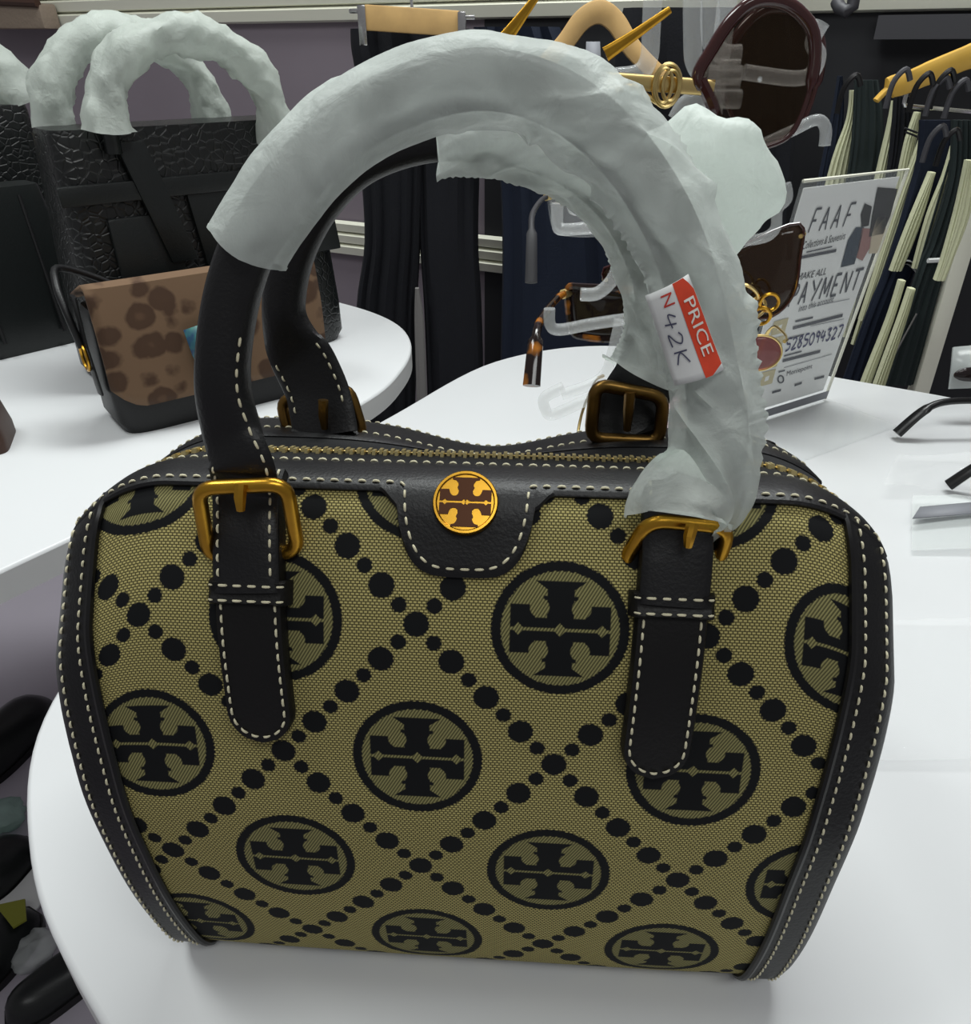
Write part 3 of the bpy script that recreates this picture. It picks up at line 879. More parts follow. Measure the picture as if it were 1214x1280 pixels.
mb = MB(); tv, tf = text_mesh('PRICE'); mb.add([stk(0.70 + 0.24*b, 0.19 + 0.60*a, 0.0006) for a, b in tv], tf); mb.build('price_lettering', M['white_ink'], sk_o, smooth=False)
mb = MB(); tv, tf = text_mesh('N'); mb.add([stk(0.28 + 0.24*b, 0.06 + 0.12*a, 0.0004) for a, b in tv], tf); mb.build('naira_letter', M['red_ink'], sk_o, smooth=False)
mb = MB(); stroke_text(mb, '42K', lambda a, b: stk(0.18 + 0.26*b, 0.25 + 0.13*a*1.3, 0.0004), 0.05, 1.15); mb.build('pen_price', M['pen'], sk_o, smooth=False)
#PART2

# ================================================================== LEFT TABLE: bags
def rounded_body(mb, w, d, h, wt=None, dt=None, n=3, r=0.012, sag=0.0):
    """soft box body in local space: base w x d, top wt x dt, rounded corners"""
    wt = wt or w; dt = dt or d; rows = []
    lev = [(0.0, 0.93), (0.012, 0.985), (0.05, 1.0)] + [(h*k/8, 1.0) for k in range(1, 8) if h*k/8 > 0.06] + [(h-0.006, 1.0), (h, 0.985), (h, 0.9)]
    for z, sc in lev:
        t = z/h; a = (w + (wt-w)*t)/2*sc; b = (d + (dt-d)*t)/2*sc; row = []
        bul = 1 + sag*sin(pi*t)
        for k in range(40):
            q = 2*pi*k/40; cx, sx = cos(q), sin(q)
            row.append(Vector((a*math.copysign(abs(cx)**0.28, cx), b*bul*math.copysign(abs(sx)**0.28, sx), z)))
        rows.append(row)
    b0 = mb.grid(rows, close_c=True); n_ = len(rows)
    mb.f.append(tuple(b0+k for k in range(40))); mb.f.append(tuple(b0+(n_-1)*40+k for k in range(40)))
    return mb
def arch(x0, x1, y, z0, h, n=24, lean=0.0):
    out = []
    for i in range(n+1):
        a = pi*i/n; c = -cos(a); s_ = sin(a)**0.72
        out.append(Vector(((x0+x1)/2 + (x1-x0)/2*c, y + lean*s_, z0 + h*s_)))
    return out

# black crocodile satchel
cr = thing('handbag', 'black crocodile-embossed satchel with two arched handles sleeved in white tissue', 'handbag', (-0.335, 0.955, 0), radians(42))
rounded_body(MB(), 0.315, 0.13, 0.262, 0.29, 0.075).build('body', M['croc'], cr, angle=50)
mb = MB()
def slab(mb, x0, x1, z0, z1, y0, th, skew=0.0):
    """panel lying in front of the body, following its slope"""
    f = lambda z: -(0.13 + (0.075-0.13)*z/0.262)/2 - y0
    rows = []
    for o in (0.0, th):
        rows.append([Vector((x0, f(z0)-o, z0)), Vector((x1, f(z0)-o, z0)), Vector((x1+skew, f(z1)-o, z1)), Vector((x0+skew, f(z1)-o, z1))])
    mb.add([p for r in rows for p in r], [(0,1,2,3),(4,7,6,5),(0,4,5,1),(1,5,6,2),(2,6,7,3),(3,7,4,0)])
slab(mb, -0.02, 0.155, 0.115, 0.205, 0.0, 0.006, -0.008); mb.build('front_flap', M['croc_smooth'], cr, bevel=0.003)
mb = MB(); slab(mb, -0.115, -0.045, 0.09, 0.18, 0.0, 0.006); mb.build('front_pocket', M['croc_smooth'], cr, bevel=0.003)
mb = MB(); slab(mb, -0.155, 0.155, 0.195, 0.214, 0.002, 0.006); mb.build('belt', M['croc_smooth'], cr, bevel=0.002)
mb = MB(); slab(mb, -0.06, -0.03, 0.13, 0.25, 0.004, 0.006, -0.03); mb.build('side_strap', M['croc_smooth'], cr, bevel=0.002)
mb = MB(); slab(mb, 0.10, 0.122, 0.12, 0.25, 0.006, 0.005); mb.build('side_strap', M['croc_smooth'], cr, bevel=0.002)
for yy, sh, seed in ((-0.05, 0.012, 2.0), (0.05, -0.012, 5.0)):
    pth = arch(-0.105+sh, 0.075+sh, yy, 0.240, 0.104, 32, 0.0)
    mb = MB(); mb.tube(pth, 0.008, 12, ref=(0, 1, 0)); hh = mb.build('handle', M['croc_smooth'], cr)
    def rw(q): return 0.0175 + 0.004*sin(q*23+seed)*0.5
    wrap(pth, rw, 1, 33, seed, 0.004, 0.004, 0.003, 28, 2, 1.8, 1.0, 20).build('tissue_wrap', M['tissue_far'], cr, angle=80)

# second black bag at the back left, its handle bundled in tissue
b2 = thing('handbag', 'black bag with gold clasp and tissue bundle, left of the crocodile satchel', 'handbag', (-0.70, 1.09, 0), radians(35))
rounded_body(MB(), 0.26, 0.12, 0.27, 0.23, 0.08).build('body', M['croc'], b2, angle=50)
mb = MB(); mb.box((0.045, -0.055, 0.245), (0.012, 0.012, 0.026), Matrix.Rotation(radians(25), 3, 'Y')); mb.build('clasp', M['brass'], b2, bevel=0.003)
pth = arch(-0.1, 0.11, 0.0, 0.25, 0.085, 24)
wrap(pth, lambda q: 0.03, 1, 24, 3.3, 0.003, 0.003, 0.003, 28, 2, 2.5, 1.0, 15).build('tissue_wrap', M['tissue_far'], b2, angle=80)
mb = MB(); mb.tube(pth, 0.008, 10, ref=(0, 1, 0)); mb.build('handle', M['croc_smooth'], b2)
b3 = thing('handbag', 'plain black slouchy bag with rolled piping seams, beside the crocodile satchel', 'handbag', (-0.60, 0.995, 0), radians(48))
rounded_body(MB(), 0.16, 0.10, 0.19, 0.12, 0.05, sag=0.1).build('body', M['croc_smooth'], b3, angle=50)
for q in (-0.25, 0.2):
    mb = MB(); mb.tube([Vector((0.08*q*2, -0.054+0.028*t, 0.02+0.16*t)) for t in (0, .25, .5, .75, 1)], 0.0025, 8); mb.build('seam_piping', M['leather'], b3)

# leopard crossbody bag
lp = thing('crossbody_bag', 'small leopard suede crossbody bag with black base and gold side ring', 'handbag', (-0.292, 0.800, 0), radians(38))
rounded_body(MB(), 0.225, 0.085, 0.120, 0.22, 0.06).build('body', M['leather'], lp, angle=50)
mb = MB(); rows = []
for i in range(25):
    u = -1 + 2*i/24; row = []
    for j in range(15):
        t = j/14                                                      # from back of the lid over the top and down the front
        lowz = 0.030 + 0.022*max(abs(u)-0.72, 0)**2/0.0784*1.0
        if t < 0.25: p = Vector((0, 0.028 - 0.062*t/0.25, 0.148 - 0.022*(1-t/0.25)))
        else:
            k = (t-0.25)/0.75; z = 0.148 + (lowz-0.148)*k; p = Vector((0, -0.034 - 0.0135*(1-z/0.148) - 0.004*sin(pi*k), z))
        p.x = u*0.113; row.append(p)
    rows.append(row)
mb.grid(rows); mb.build('flap', M['leopard'], lp, solid=0.004)
mb = MB(); mb.tube([Vector((-0.1165, -0.012, 0.04)), Vector((-0.119, -0.012, 0.09)), Vector((-0.118, -0.012, 0.135))], [(0.002, 0.009)]*3, 10, ref=(0, 1, 0)); tb = mb.build('side_tab', M['leather'], lp)
mb = MB(); mb.tube([Vector((-0.122, -0.014 + 0.011*cos(a), 0.078 + 0.012*sin(a))) for a in [2*pi*k/20 for k in range(20)]], 0.0018, 8, closed=True); mb.build('ring', M['gold'], lp)
mb = MB(); mb.tube(V3(crom([(-0.1225, -0.014, 0.088), (-0.126, -0.008, 0.118), (-0.125, 0.012, 0.142), (-0.112, 0.04, 0.150), (-0.06, 0.05, 0.12), (-0.02, 0.046, 0.08)], 6)), 0.0035, 10); mb.build('strap', M['leather'], lp)

# teal hang tag and its small price label
tg = thing('hang_tag', 'teal printed folded card tag hanging on the leopard bag', 'tag')
LM = Matrix.Translation((-0.292, 0.800, 0)) @ Matrix.Rotation(radians(38), 4, 'Z')
def LP(x, y, z): return LM @ Vector((x - 0.060, y, z))
mb = MB()
mb.grid([[LP(0.022, -0.053, 0.098), LP(0.075, -0.054, 0.106)], [LP(0.024, -0.058, 0.075), LP(0.077, -0.059, 0.082)], [LP(0.030, -0.060, 0.048), LP(0.078, -0.061, 0.055)], [LP(0.042, -0.059, 0.024), LP(0.076, -0.060, 0.030)]])
mb.build('card', M['teal'], tg, solid=0.0015)
mb = MB(); mb.grid([[LP(0.058, -0.0565, 0.112), LP(0.085, -0.0575, 0.116)], [LP(0.066, -0.061, 0.088), LP(0.088, -0.061, 0.094)]]); pl = mb.build('price_label', M['paper'], tg, solid=0.0008)
mb = MB(); mb.grid([[LP(0.059, -0.0575, 0.1105), LP(0.085, -0.0585, 0.1145)], [LP(0.061, -0.0592, 0.104), LP(0.086, -0.060, 0.109)]]); mb.build('red_stripe', M['red_ink'], pl)

pc = thing('pouch', 'brown leather pouch at the near edge of the left table', 'pouch', onz(-28, 556), radians(20))
rounded_body(MB(), 0.066, 0.07, 0.062, 0.045, 0.04, sag=0.05).build('body', M['brown_leather'], pc, angle=60)
mb = MB(); mb.tube([Vector((0.030*cos(a), -0.028*cos(a)*0-0.03+0.001*sin(a), 0.034 + 0.0*a)) for a in [pi*k/12 for k in range(13)]], 0.0012, 6); mb.build('seam', M['leather'], pc)

# taupe basket hung on the wall rail
bk = thing('basket', 'taupe woven flat basket with dark rim against the cream wall rail', 'basket')
def wall_hit(x, y, off):
    r = ray(x, y); o = Vector((0, 0, HCAM)); p0 = wp(0, 0, off); t = (p0 - o).dot(WN)/r.dot(WN); return o + r*t
mb = MB(); q = [wall_hit(-40, 36, 0.06), wall_hit(56, 36, 0.06), wall_hit(47, 4, 0.06), wall_hit(-40, 0, 0.06)]
mb.add(q + [p - WN*0.042 for p in q], [(0,1,2,3),(4,7,6,5),(0,4,5,1),(1,5,6,2),(2,6,7,3),(3,7,4,0)]); mb.build('body', M['grey_wicker'], bk, bevel=0.004)
mb = MB(); mb.tube([q[3] + WN*0.0, (q[2]+q[3])/2, q[2]], 0.008, 8); mb.build('rim', M['brown_leather'], bk)

# ================================================================== GARMENTS
def garment(rows, Y, depth, seed, amp=0.006, tilt=0.0, nf=5.0):
    """hanging cloth: rows of (y, x0, x1) of the photograph at forward distance Y, closed oval sections with folds"""
    R = crom([tuple(map(float, r)) for r in rows], 5); out = []
    for y, x0, x1 in R:
        a, b = at(x0, y, Y), at(x1, y, Y + tilt); c = (a+b)/2; h = (b-a)/2; row = []
        hn = Vector((-h.y, h.x, 0)).normalized()
        if hn.y > 0: hn = -hn
        for k in range(28):
            q = 2*pi*k/28; cx, sx = cos(q), sin(q)
            f = amp*sin(cx*nf*3 + seed + c.z*2.0)*(abs(sx)**0.5)
            row.append(c + h*math.copysign(abs(cx)**0.8, cx) + hn*(depth/2*math.copysign(abs(sx)**0.6, sx) + f))
        out.append(row)
    mb = MB(); b0 = mb.grid(out, close_c=True); n = len(out)
    mb.f.append(tuple(b0+k for k in range(28))); mb.f.append(tuple(b0+(n-1)*28+k for k in range(28)))
    return mb
tr = thing('trousers', 'black trousers hanging from a wooden clip hanger', 'trousers')
garment([(36, 438, 588), (60, 439, 592), (90, 444, 598), (130, 448, 600)], 1.38, 0.05, 1.0).build('waist', M['trouser'], tr)
garment([(110, 446, 532), (200, 451, 530), (300, 456, 526), (380, 446, 522), (480, 446, 520), (620, 450, 516)], 1.38, 0.05, 2.0, 0.008).build('leg', M['trouser'], tr)
garment([(110, 520, 602), (200, 522, 600), (300, 525, 598), (380, 530, 602), (480, 534, 604), (620, 538, 600)], 1.385, 0.05, 3.3, 0.008).build('leg', M['trouser'], tr)
garment([(360, 519, 524), (400, 518, 530), (470, 520, 533), (560, 522, 536)], 1.352, 0.01, 0, 0.001).build('side_stripe', M['grey_cloth'], tr)
nv_ = garment([(34, 592, 700), (80, 596, 720), (130, 600, 745), (200, 622, 775), (300, 628, 782), (440, 626, 790), (600, 622, 780)], 1.36, 0.06, 4.0, 0.008).build('skirt', M['navy'])
tag(nv_, 'long navy hanging garment beside the black trousers', 'garment')
bk2 = garment([(10, 780, 985), (60, 770, 990), (150, 770, 995), (300, 775, 985), (480, 770, 970), (620, 760, 955)], 1.32, 0.04, 5.0, 0.008, -0.13).build('coat', M['trouser'])
tag(bk2, 'wide black garment hanging behind the sunglasses stand', 'garment')

hg = thing('clip_hanger', 'wooden bar clip hanger with silver clips holding the black trousers', 'hanger')
a, b = at(456, 22, 1.335), at(575, 30, 1.335)
mb = MB(); mb.box((a+b)/2, ((b-a).length, 0.016, 0.032), Matrix.Rotation(math.atan2(-(b-a).z, (b-a).x), 3, 'Y')); mb.build('bar', M['wood'], hg, bevel=0.003)
for p, sg in ((a, -1), (b, 1)):
    mb = MB(); mb.box(p + Vector((sg*0.003, 0, -0.01)), (0.012, 0.022, 0.05)); mb.box(p + Vector((sg*0.012, 0, 0.008)), (0.02, 0.006, 0.006)); mb.build('clip', M['chrome'], hg, bevel=0.002)
mb = MB(); c = (a+b)/2; mb.tube(V3(crom([tuple(c + Vector((0, 0, 0.012))), tuple(c + Vector((0, 0.02, 0.06))), tuple(c + Vector((0.015, 0.05, 0.085))), tuple(c + Vector((0, 0.075, 0.07)))], 6)), 0.0022, 8); mb.build('hook', M['chrome'], hg)
hg = thing('coat_hanger', 'pale wooden coat hanger with a sharp peak behind the tissue-wrapped handle', 'hanger')
pth = V3(crom([tuple(at(*p)) for p in ((672, 90, 1.22), (705, 55, 1.22), (728, 25, 1.22), (750, 15, 1.22), (770, 28, 1.22), (792, 62, 1.215), (830, 100, 1.21))], 6))
mb = MB(); mb.tube(pth, [(0.014 - 0.003*abs(i/18-1), 0.006) for i in range(len(pth))], 12, ref=(0, 1, 0), shape=0.7); mb.build('yoke', M['wood'], hg)
mb = MB(); c = at(750, 15, 1.22); mb.tube(V3(crom([tuple(c), tuple(c + Vector((0, 0, 0.05))), tuple(c + Vector((0.02, 0, 0.075))), tuple(c + Vector((0.04, 0, 0.05)))], 6)), 0.002, 8); mb.build('hook', M['chrome'], hg)
gp = thing('garment_label', 'light grey swing card hanging below the pale wooden coat hanger', 'card')
mb = MB(); p = [at(733, 52, 1.20), at(750, 52, 1.20), at(753, 110, 1.20), at(731, 110, 1.20)]; mb.grid([[p[0], p[1]], [p[3], p[2]]]); mb.build('card', M['print_grey'], gp, solid=0.003)

rackthings = [
 # rows (y, x0, x1), Y, depth, material, label, kind
 ([(95, 1048, 1052), (140, 1040, 1054), (230, 1022, 1046), (420, 985, 1010)], 1.13, 'navy', 'navy garment at the end of the rack beside the clear hook'),
 ([(113, 1063, 1070), (150, 1058, 1069), (222, 1034, 1059), (420, 990, 1030)], 1.12, 'cream', 'cream garment flaring wide above the sign, first light one on the rack'),
 ([(100, 1068, 1098), (150, 1066, 1104), (222, 1058, 1100), (420, 1020, 1062)], 1.13, 'green_cloth', 'dark charcoal green garment between two cream ones over the sign'),
 ([(126, 1116, 1122), (165, 1108, 1119), (215, 1096, 1112), (420, 1050, 1072)], 1.11, 'cream', 'cream garment with a dark notch above the sign corner'),
 ([(120, 1118, 1136), (170, 1114, 1138), (240, 1104, 1122), (420, 1060, 1084)], 1.12, 'trouser', 'black garment just behind the upper corner of the sign'),
 ([(140, 1144, 1149), (165, 1135, 1146), (190, 1128, 1141), (300, 1104, 1122), (430, 1064, 1084)], 1.105, 'cream', 'cream garment with thin dark double line near its top'),
 ([(165, 1154, 1158), (190, 1144, 1152), (250, 1122, 1134), (300, 1106, 1116), (400, 1074, 1082)], 1.10, 'cream', 'narrow cream garment running down along the sign edge'),
 ([(150, 1150, 1190), (200, 1146, 1186), (260, 1130, 1168), (330, 1108, 1146), (400, 1080, 1120), (500, 1045, 1090)], 1.11, 'navy', 'black navy garment with white cuff piping beside the sign'),
 ([(215, 1162, 1168), (260, 1142, 1156), (300, 1126, 1142), (338, 1112, 1126)], 1.095, 'cream', 'short pale green cream pointed garment above the white cuff piping'),
 ([(183, 1190, 1195), (220, 1178, 1193), (270, 1158, 1178), (335, 1140, 1158)], 1.09, 'cream', 'cream pleated garment with a dark centre seam'),
 ([(150, 1190, 1214), (220, 1186, 1212), (300, 1162, 1196), (340, 1146, 1180), (480, 1100, 1142)], 1.105, 'green_cloth', 'dark green garment hanging in front of the white post'),
 ([(350, 1124, 1131), (400, 1108, 1116), (480, 1076, 1088), (540, 1056, 1070)], 1.085, 'cream', 'slim cream panel nearest the sign below the cuffs'),
 ([(360, 1136, 1143), (400, 1122, 1132), (480, 1092, 1106), (540, 1072, 1088)], 1.08, 'cream', 'second slim cream panel below the cuffs'),
 ([(200, 1208, 1216), (260, 1194, 1214), (320, 1178, 1192), (350, 1168, 1180)], 1.08, 'cream', 'pale cream garment at the far end of the rack by the white post'),
]
for i, (rows, Y, mk, lab) in enumerate(rackthings):
    o = garment(rows, 1.16 - 0.016*i, 0.011, i*1.7, 0.002).build('garment', M[mk]); tag(o, lab, 'garment', 'garments on the right-hand rack')
    if 'double line' in lab:
        for dy in (0, 5):
            mb = MB(); mb.tube([at(1131+dy*0.2, 160+dy, 1.069), at(1147, 166+dy, 1.069)], 0.0012, 6); mb.build('stripe', M['ink_dark'], o)
    if 'white cuff' in lab:
        mb = MB(); mb.tube(V3(crom([tuple(at(*p)) for p in ((1124, 331, 1.04), (1136, 328, 1.04), (1150, 342, 1.04))], 5)), 0.003, 6); mb.build('cuff_piping', M['paper'], o)
    if 'centre seam' in lab:
        mb = MB(); mb.tube([at(1188, 200, 1.009), at(1170, 262, 1.009), at(1149, 333, 1.009)], 0.0015, 6); mb.build('seam', M['green_cloth'], o)
    if 'front of the white' in lab:
        mb = MB(); mb.tube([at(1160, 326, .992), at(1176, 325, .992)], 0.003, 6); mb.build('cuff_piping', M['paper'], o)
        mb = MB(); mb.tube([at(1146, 392, .992), at(1104, 470, .992)], 0.0012, 6); mb.build('seam', M['grey_cloth'], o)
for i, (x, y) in enumerate(((1126, 95), (1155, 100), (1176, 105), (1182, 96), (1200, 108), (1189, 170), (1172, 165), (1064, 102))):
    p = at(x, y, 0.93); mb = MB()
    mb.tube(V3(crom([tuple(p + Vector((-0.008, 0, -0.03))), tuple(p + Vector((-0.006, 0, -0.006))), tuple(p + Vector((0.004, 0, 0.006))), tuple(p + Vector((0.011, 0, -0.004)))], 5)), 0.003, 8)
    tag(mb.build('hanger_hook', M['black_plastic' if i % 2 else 'rail_dark']), 'dark curved hanger hook on the wire rack rail', 'hook', 'hanger hooks on the rack')
mb = MB(); mb.tube(V3(crom([tuple(at(*p)) for p in ((1136, 110, 1.05), (1132, 122, 1.05), (1131, 131, 1.05), (1140, 133, 1.05), (1214, 140, 1.05), (1290, 146, 1.05))], 4)), 0.0025, 8)
tag(mb.build('wire_rail', M['chrome']), 'thin bent wire rail of the clothes rack', 'rail')
gh = thing('coat_hanger', 'golden wooden coat hanger hung slanting above the clothes rack', 'hanger')
pth = V3(crom([tuple(at(*p)) for p in ((1095, 126, 1.02), (1112, 110, 1.02), (1132, 104, 1.02), (1160, 92, 1.01), (1214, 70, 1.0), (1270, 50, 0.99))], 6))
mb = MB(); mb.tube(pth, [((0.003, 0.012, 0.012, 0.0125, 0.013, 0.013)[min(i//6, 5)] + 0.0*i, 0.006) for i in range(len(pth))], 12, ref=(0, 1, 0), shape=0.75); mb.build('arm', M['wood_gold'], gh)
mb = MB(); mb.tube([at(1270, 50, 0.99), at(1275, 10, 0.99), at(1285, 0, 0.99)], 0.002, 8); mb.build('hook', M['chrome'], gh)
# white post
mb = MB(); a = at(1153, 472, 1.0); mb.box((a.x, a.y, -0.15), (0.021, 0.02, 1.2)); po = mb.build('post', M['rail'], bevel=0.002)
tag(po, 'slim white upright post of the clothes rack', 'post')
mb = MB(); mb.tube([at(1046, 2, 1.22), at(1050, 10, 1.21), at(1058, 14, 1.2), at(1066, 8, 1.2), at(1068, -6, 1.2)], 0.008, 10); tag(mb.build('rail_bracket', M['rail_dark']), 'dark curled bracket on the wall rail above the rack', 'bracket')

# ================================================================== SUNGLASSES STAND AND SUNGLASSES
sd = thing('sunglasses_stand', 'clear acrylic sunglasses stand with hooked arms', 'stand')
def rod(pts, Y, r=0.0055, name='arm', sh=0.75):
    mb = MB(); P = V3(crom([tuple(at(x, y, Y)) for x, y in pts], 6)); mb.tube(P, r, 12, ref=(0, 1, 0), shape=sh); return mb.build(name, M['acrylic'], sd)
YS = 0.56
mb = MB(); base = at(845, 500, YS); mb.tube([(base.x, YS, 0.0005), (base.x, YS, 0.006), (base.x, YS, 0.008)], [0.07, 0.07, 0.066], 40); mb.build('base', M['acrylic'], sd)
mb = MB(); mb.tube([(base.x, YS, 0.008), (base.x, YS, 0.2), (base.x-0.001, YS, 0.44)], 0.006, 14); mb.build('column', M['acrylic'], sd)
rod([(722, 99), (770, 97), (798, 92), (811, 74), (814, 40), (817, -30)], YS-0.02)
rod([(866, -30), (866, 40), (868, 76), (880, 92), (905, 94), (925, 94)], YS-0.02)
rod([(888, -30), (888, 40), (894, 60), (908, 68), (925, 68)], YS-0.02)
rod([(845, 150), (858, 130), (880, 124), (925, 124)], YS-0.02)
for y in (82, 94, 106): rod([(898, y), (924, y)], YS-0.03, 0.0035, 'rib')
rod([(845, 262), (800, 280), (760, 282), (706, 287), (697, 280), (697, 254)], YS-0.02, 0.004, 'hook')
rod([(845, 250), (800, 262), (720, 264), (722, 250), (735, 247)], YS-0.01, 0.003, 'hook')
rod([(772, 283), (776, 310), (768, 345), (748, 366), (726, 368)], YS-0.01, 0.0045)
rod([(845, 395), (790, 398), (740, 405), (700, 412), (688, 406), (687, 386)], YS-0.03, 0.004, 'hook')
rod([(775, 400), (766, 440), (756, 468), (735, 482), (702, 493)], YS-0.01, 0.004)
rod([(845, 470), (780, 488), (735, 500), (692, 518), (682, 512), (681, 497), (705, 484)], YS-0.03, 0.004, 'hook')
rod([(930, 90), (990, 98), (1014, 92), (1023, 70), (1016, 52), (1028, 28)], YS-0.01, 0.0045, 'hook')
rod([(850, 200), (925, 190), (985, 166), (1020, 150), (1032, 160), (1031, 182)], YS-0.01, 0.0035, 'hook')
rod([(860, 300), (940, 300), (968, 288), (972, 262), (984, 248), (982, 230)], YS-0.01, 0.0035, 'hook')

def outline(kind, w, h):
    if kind == 'rect': pts = [(-.5, .42), (-.3, .5), (.3, .5), (.5, .46), (.49, .1), (.40, -.4), (.2, -.5), (-.2, -.5), (-.38, -.4), (-.47, 0)]
    elif kind == 'big': pts = [(-.5, .1), (-.42, .42), (-.2, .5), (.2, .5), (.42, .42), (.5, .1), (.42, -.3), (.2, -.5), (-.2, -.5), (-.42, -.3)]
    elif kind == 'wing': pts = [(-.45, .3), (-.1, .42), (.5, .5), (.47, .1), (.36, -.3), (.1, -.5), (-.2, -.42), (-.42, -.1)]
    else: pts = [(.5*cos(2*pi*k/12), .5*sin(2*pi*k/12)) for k in range(12)]
    return [(a*w, b*h) for a, b in crom(pts, 4, closed=True)]
def glasses(label, loc, rot, kind, lw, lh, rim, fmat, lmat, tmat, tip=True, gapx=0.018, tl=0.135, bridge=True, flat_t=0.35, group=None):
    t = thing('sunglasses', label, 'sunglasses', group=group)
    Mx = Matrix.Translation(loc) @ rot.to_4x4()
    def G(x, y, z): return Mx @ Vector((x, y, z))
    for sg in (-1, 1):
        ol = [(sg*(a + lw/2 + gapx/2), b) for a, b in outline(kind, lw, lh)]
        wrapy = lambda x: 0.9*x*x
        mb = MB(); mb.tube([G(a, wrapy(a), b) for a, b in ol], rim, 8, closed=True); mb.build('rim', fmat, t)
        mb = MB(); c = (sum(p[0] for p in ol)/len(ol), sum(p[1] for p in ol)/len(ol)); rows = []
        for r in (1.0, 0.7, 0.4, 0.05):
            rows.append([G(c[0]+(a-c[0])*r, wrapy(c[0]+(a-c[0])*r) - 0.002*(1-r*r), c[1]+(b-c[1])*r) for a, b in ol])
        mb.grid(rows, close_c=True); mb.f.append(tuple(3*len(ol)+k for k in range(len(ol)))); mb.build('lens', lmat, t, solid=0.0012)
        xe = sg*(lw + gapx/2); y0 = wrapy(xe); ze = lh*0.36
        P = V3(crom([tuple(G(xe, y0, ze)), tuple(G(xe + sg*0.004, y0 + 0.012, ze)), tuple(G(xe + sg*0.003, y0 + tl*0.45, ze)), tuple(G(xe, y0 + tl*0.72, ze-0.001)), tuple(G(xe - sg*0.003, y0 + tl*0.86, ze - 0.010)), tuple(G(xe - sg*0.006, y0 + tl, ze - 0.032))], 5))
        n = len(P); rr = [(rim*(0.9 + 0.5*i/n), rim*(0.9 + (1.4 if i > n*0.72 else 0.3)*i/n)) for i in range(n)]
        mb = MB(); mb.tube(P, rr, 10, ref=Mx.to_3x3() @ Vector((0, 0, 1)) if False else None); mb.build('temple', tmat, t)
        mb = MB(); mb.tube([G(xe, y0-0.002, ze), G(xe + sg*0.003, y0 + 0.004, ze)], rim*1.4, 8); mb.build('hinge', M['brass'], t)
    if bridge:
        mb = MB(); mb.tube(V3(crom([tuple(G(-gapx/2-0.004, 0, lh*0.18)), tuple(G(0, -0.001, lh*0.28)), tuple(G(gapx/2+0.004, 0, lh*0.18))], 5)), rim*1.0, 8); mb.build('bridge', fmat, t)
    for sg in (-1, 1):
        mb = MB(); mb.ball(G(sg*gapx*0.42, 0.006, -lh*0.05), 0.0045, 10, 6, (0.5, 0.7, 1.2)); mb.build('nose_pad', M['acrylic'], t)
    return t, G
Rz = lambda d: Matrix.Rotation(radians(d), 3, 'Z')
# tortoiseshell pair, temples towards the front left
glasses('dark tortoiseshell sunglasses on the middle hook of the stand', at(806, 397, 0.60), Rz(161), 'rect', 0.052, 0.040, 0.0028, M['tortoise'], M['lens_dark'], M['tortoise'], tl=0.12)
glasses('thin gold-wire sunglasses with plum lenses on the lowest hook', at(836, 500, 0.60), Rz(163), 'round', 0.046, 0.042, 0.0010, M['brass'], M['lens_purple'], M['brass'], tl=0.14)
glasses('large brown-lensed sunglasses with gold chain clip under the tissue bunch', at(880, 362, 0.632), Rz(-14) @ Matrix.Rotation(radians(-16), 3, 'Y'), 'wing', 0.066, 0.066, 0.0012, M['brown_frame'], M['lens_brown'], M['brown_frame'], tl=0.07)
glasses('rose-tinted sunglasses low on the stand beside the sign', at(912, 440, 0.628), Rz(-8), 'round', 0.036, 0.030, 0.0010, M['brass'], M['lens_rose'], M['brass'], tl=0.06, gapx=0.012)
glasses('clear-framed sunglasses with thin dark temple on the upper left hook', at(782, 268, 0.60), Rz(168), 'rect', 0.046, 0.030, 0.0018, M['clear_sheet'], M['film'], M['print_black'], tl=0.12)
# big brown frame with the gold bridge bar
gt = thing('sunglasses', 'oversized brown sunglasses with gold temple bar and ring ornament at the top of the stand', 'sunglasses')
RIM4 = [(872, 96), (890, 62), (912, 28), (936, 6), (962, 0), (990, 8), (1014, 34), (1019, 70), (1012, 112), (1000, 148), (984, 172), (955, 184), (928, 186), (908, 176), (896, 150), (884, 120)]
for Y, dx, k in ((0.50, 0, 1.0), (0.58, 14, 0.9)):
    ol = V3(crom([tuple(at(945 + (x-945)*k + dx, 95 + (y-95)*k, Y)) for x, y in RIM4], 4, closed=True))
    mb = MB(); mb.tube(ol, [0.0036 if (q.z > at(945, 110, Y).z) else 0.0016 for q in ol], 10, closed=True); mb.build('rim', M['brown_frame'], gt)
    c = sum(ol, Vector())/len(ol); mb = MB(); mb.grid([[c + (q-c)*r + Vector((0, -0.004*(1-r*r), 0)) for q in ol] for r in (1, .7, .4, .04)], close_c=True); mb.build('lens', M['lens_clear_brown'], gt)
mb = MB(); mb.tube(V3(crom([tuple(at(*p)) for p in ((876, 100, .50), (890, 130, .50), (900, 165, .51), (908, 200, .52))], 5)), 0.0036, 8); mb.build('temple_tip', M['brown_frame'], gt)
mb = MB(); a, b = at(756, 100, .50), at(892, 110, .50); mb.tube([a, (a+b)/2, b], [(0.0042, 0.002)]*3, 12, ref=(0, 1, 0), shape=0.6); mb.build('bridge_bar', M['brass'], gt)
mb = MB(); mb.tube(V3(crom([tuple(at(*p)) for p in ((770, 113, .498), (792, 108, .497), (812, 122, .497), (832, 132, .497), (846, 118, .497), (850, 104, .497))], 5)), 0.0013, 8); br = mb.build('ornament_scroll', M['brass'], gt)
c = at(834, 107, .496)
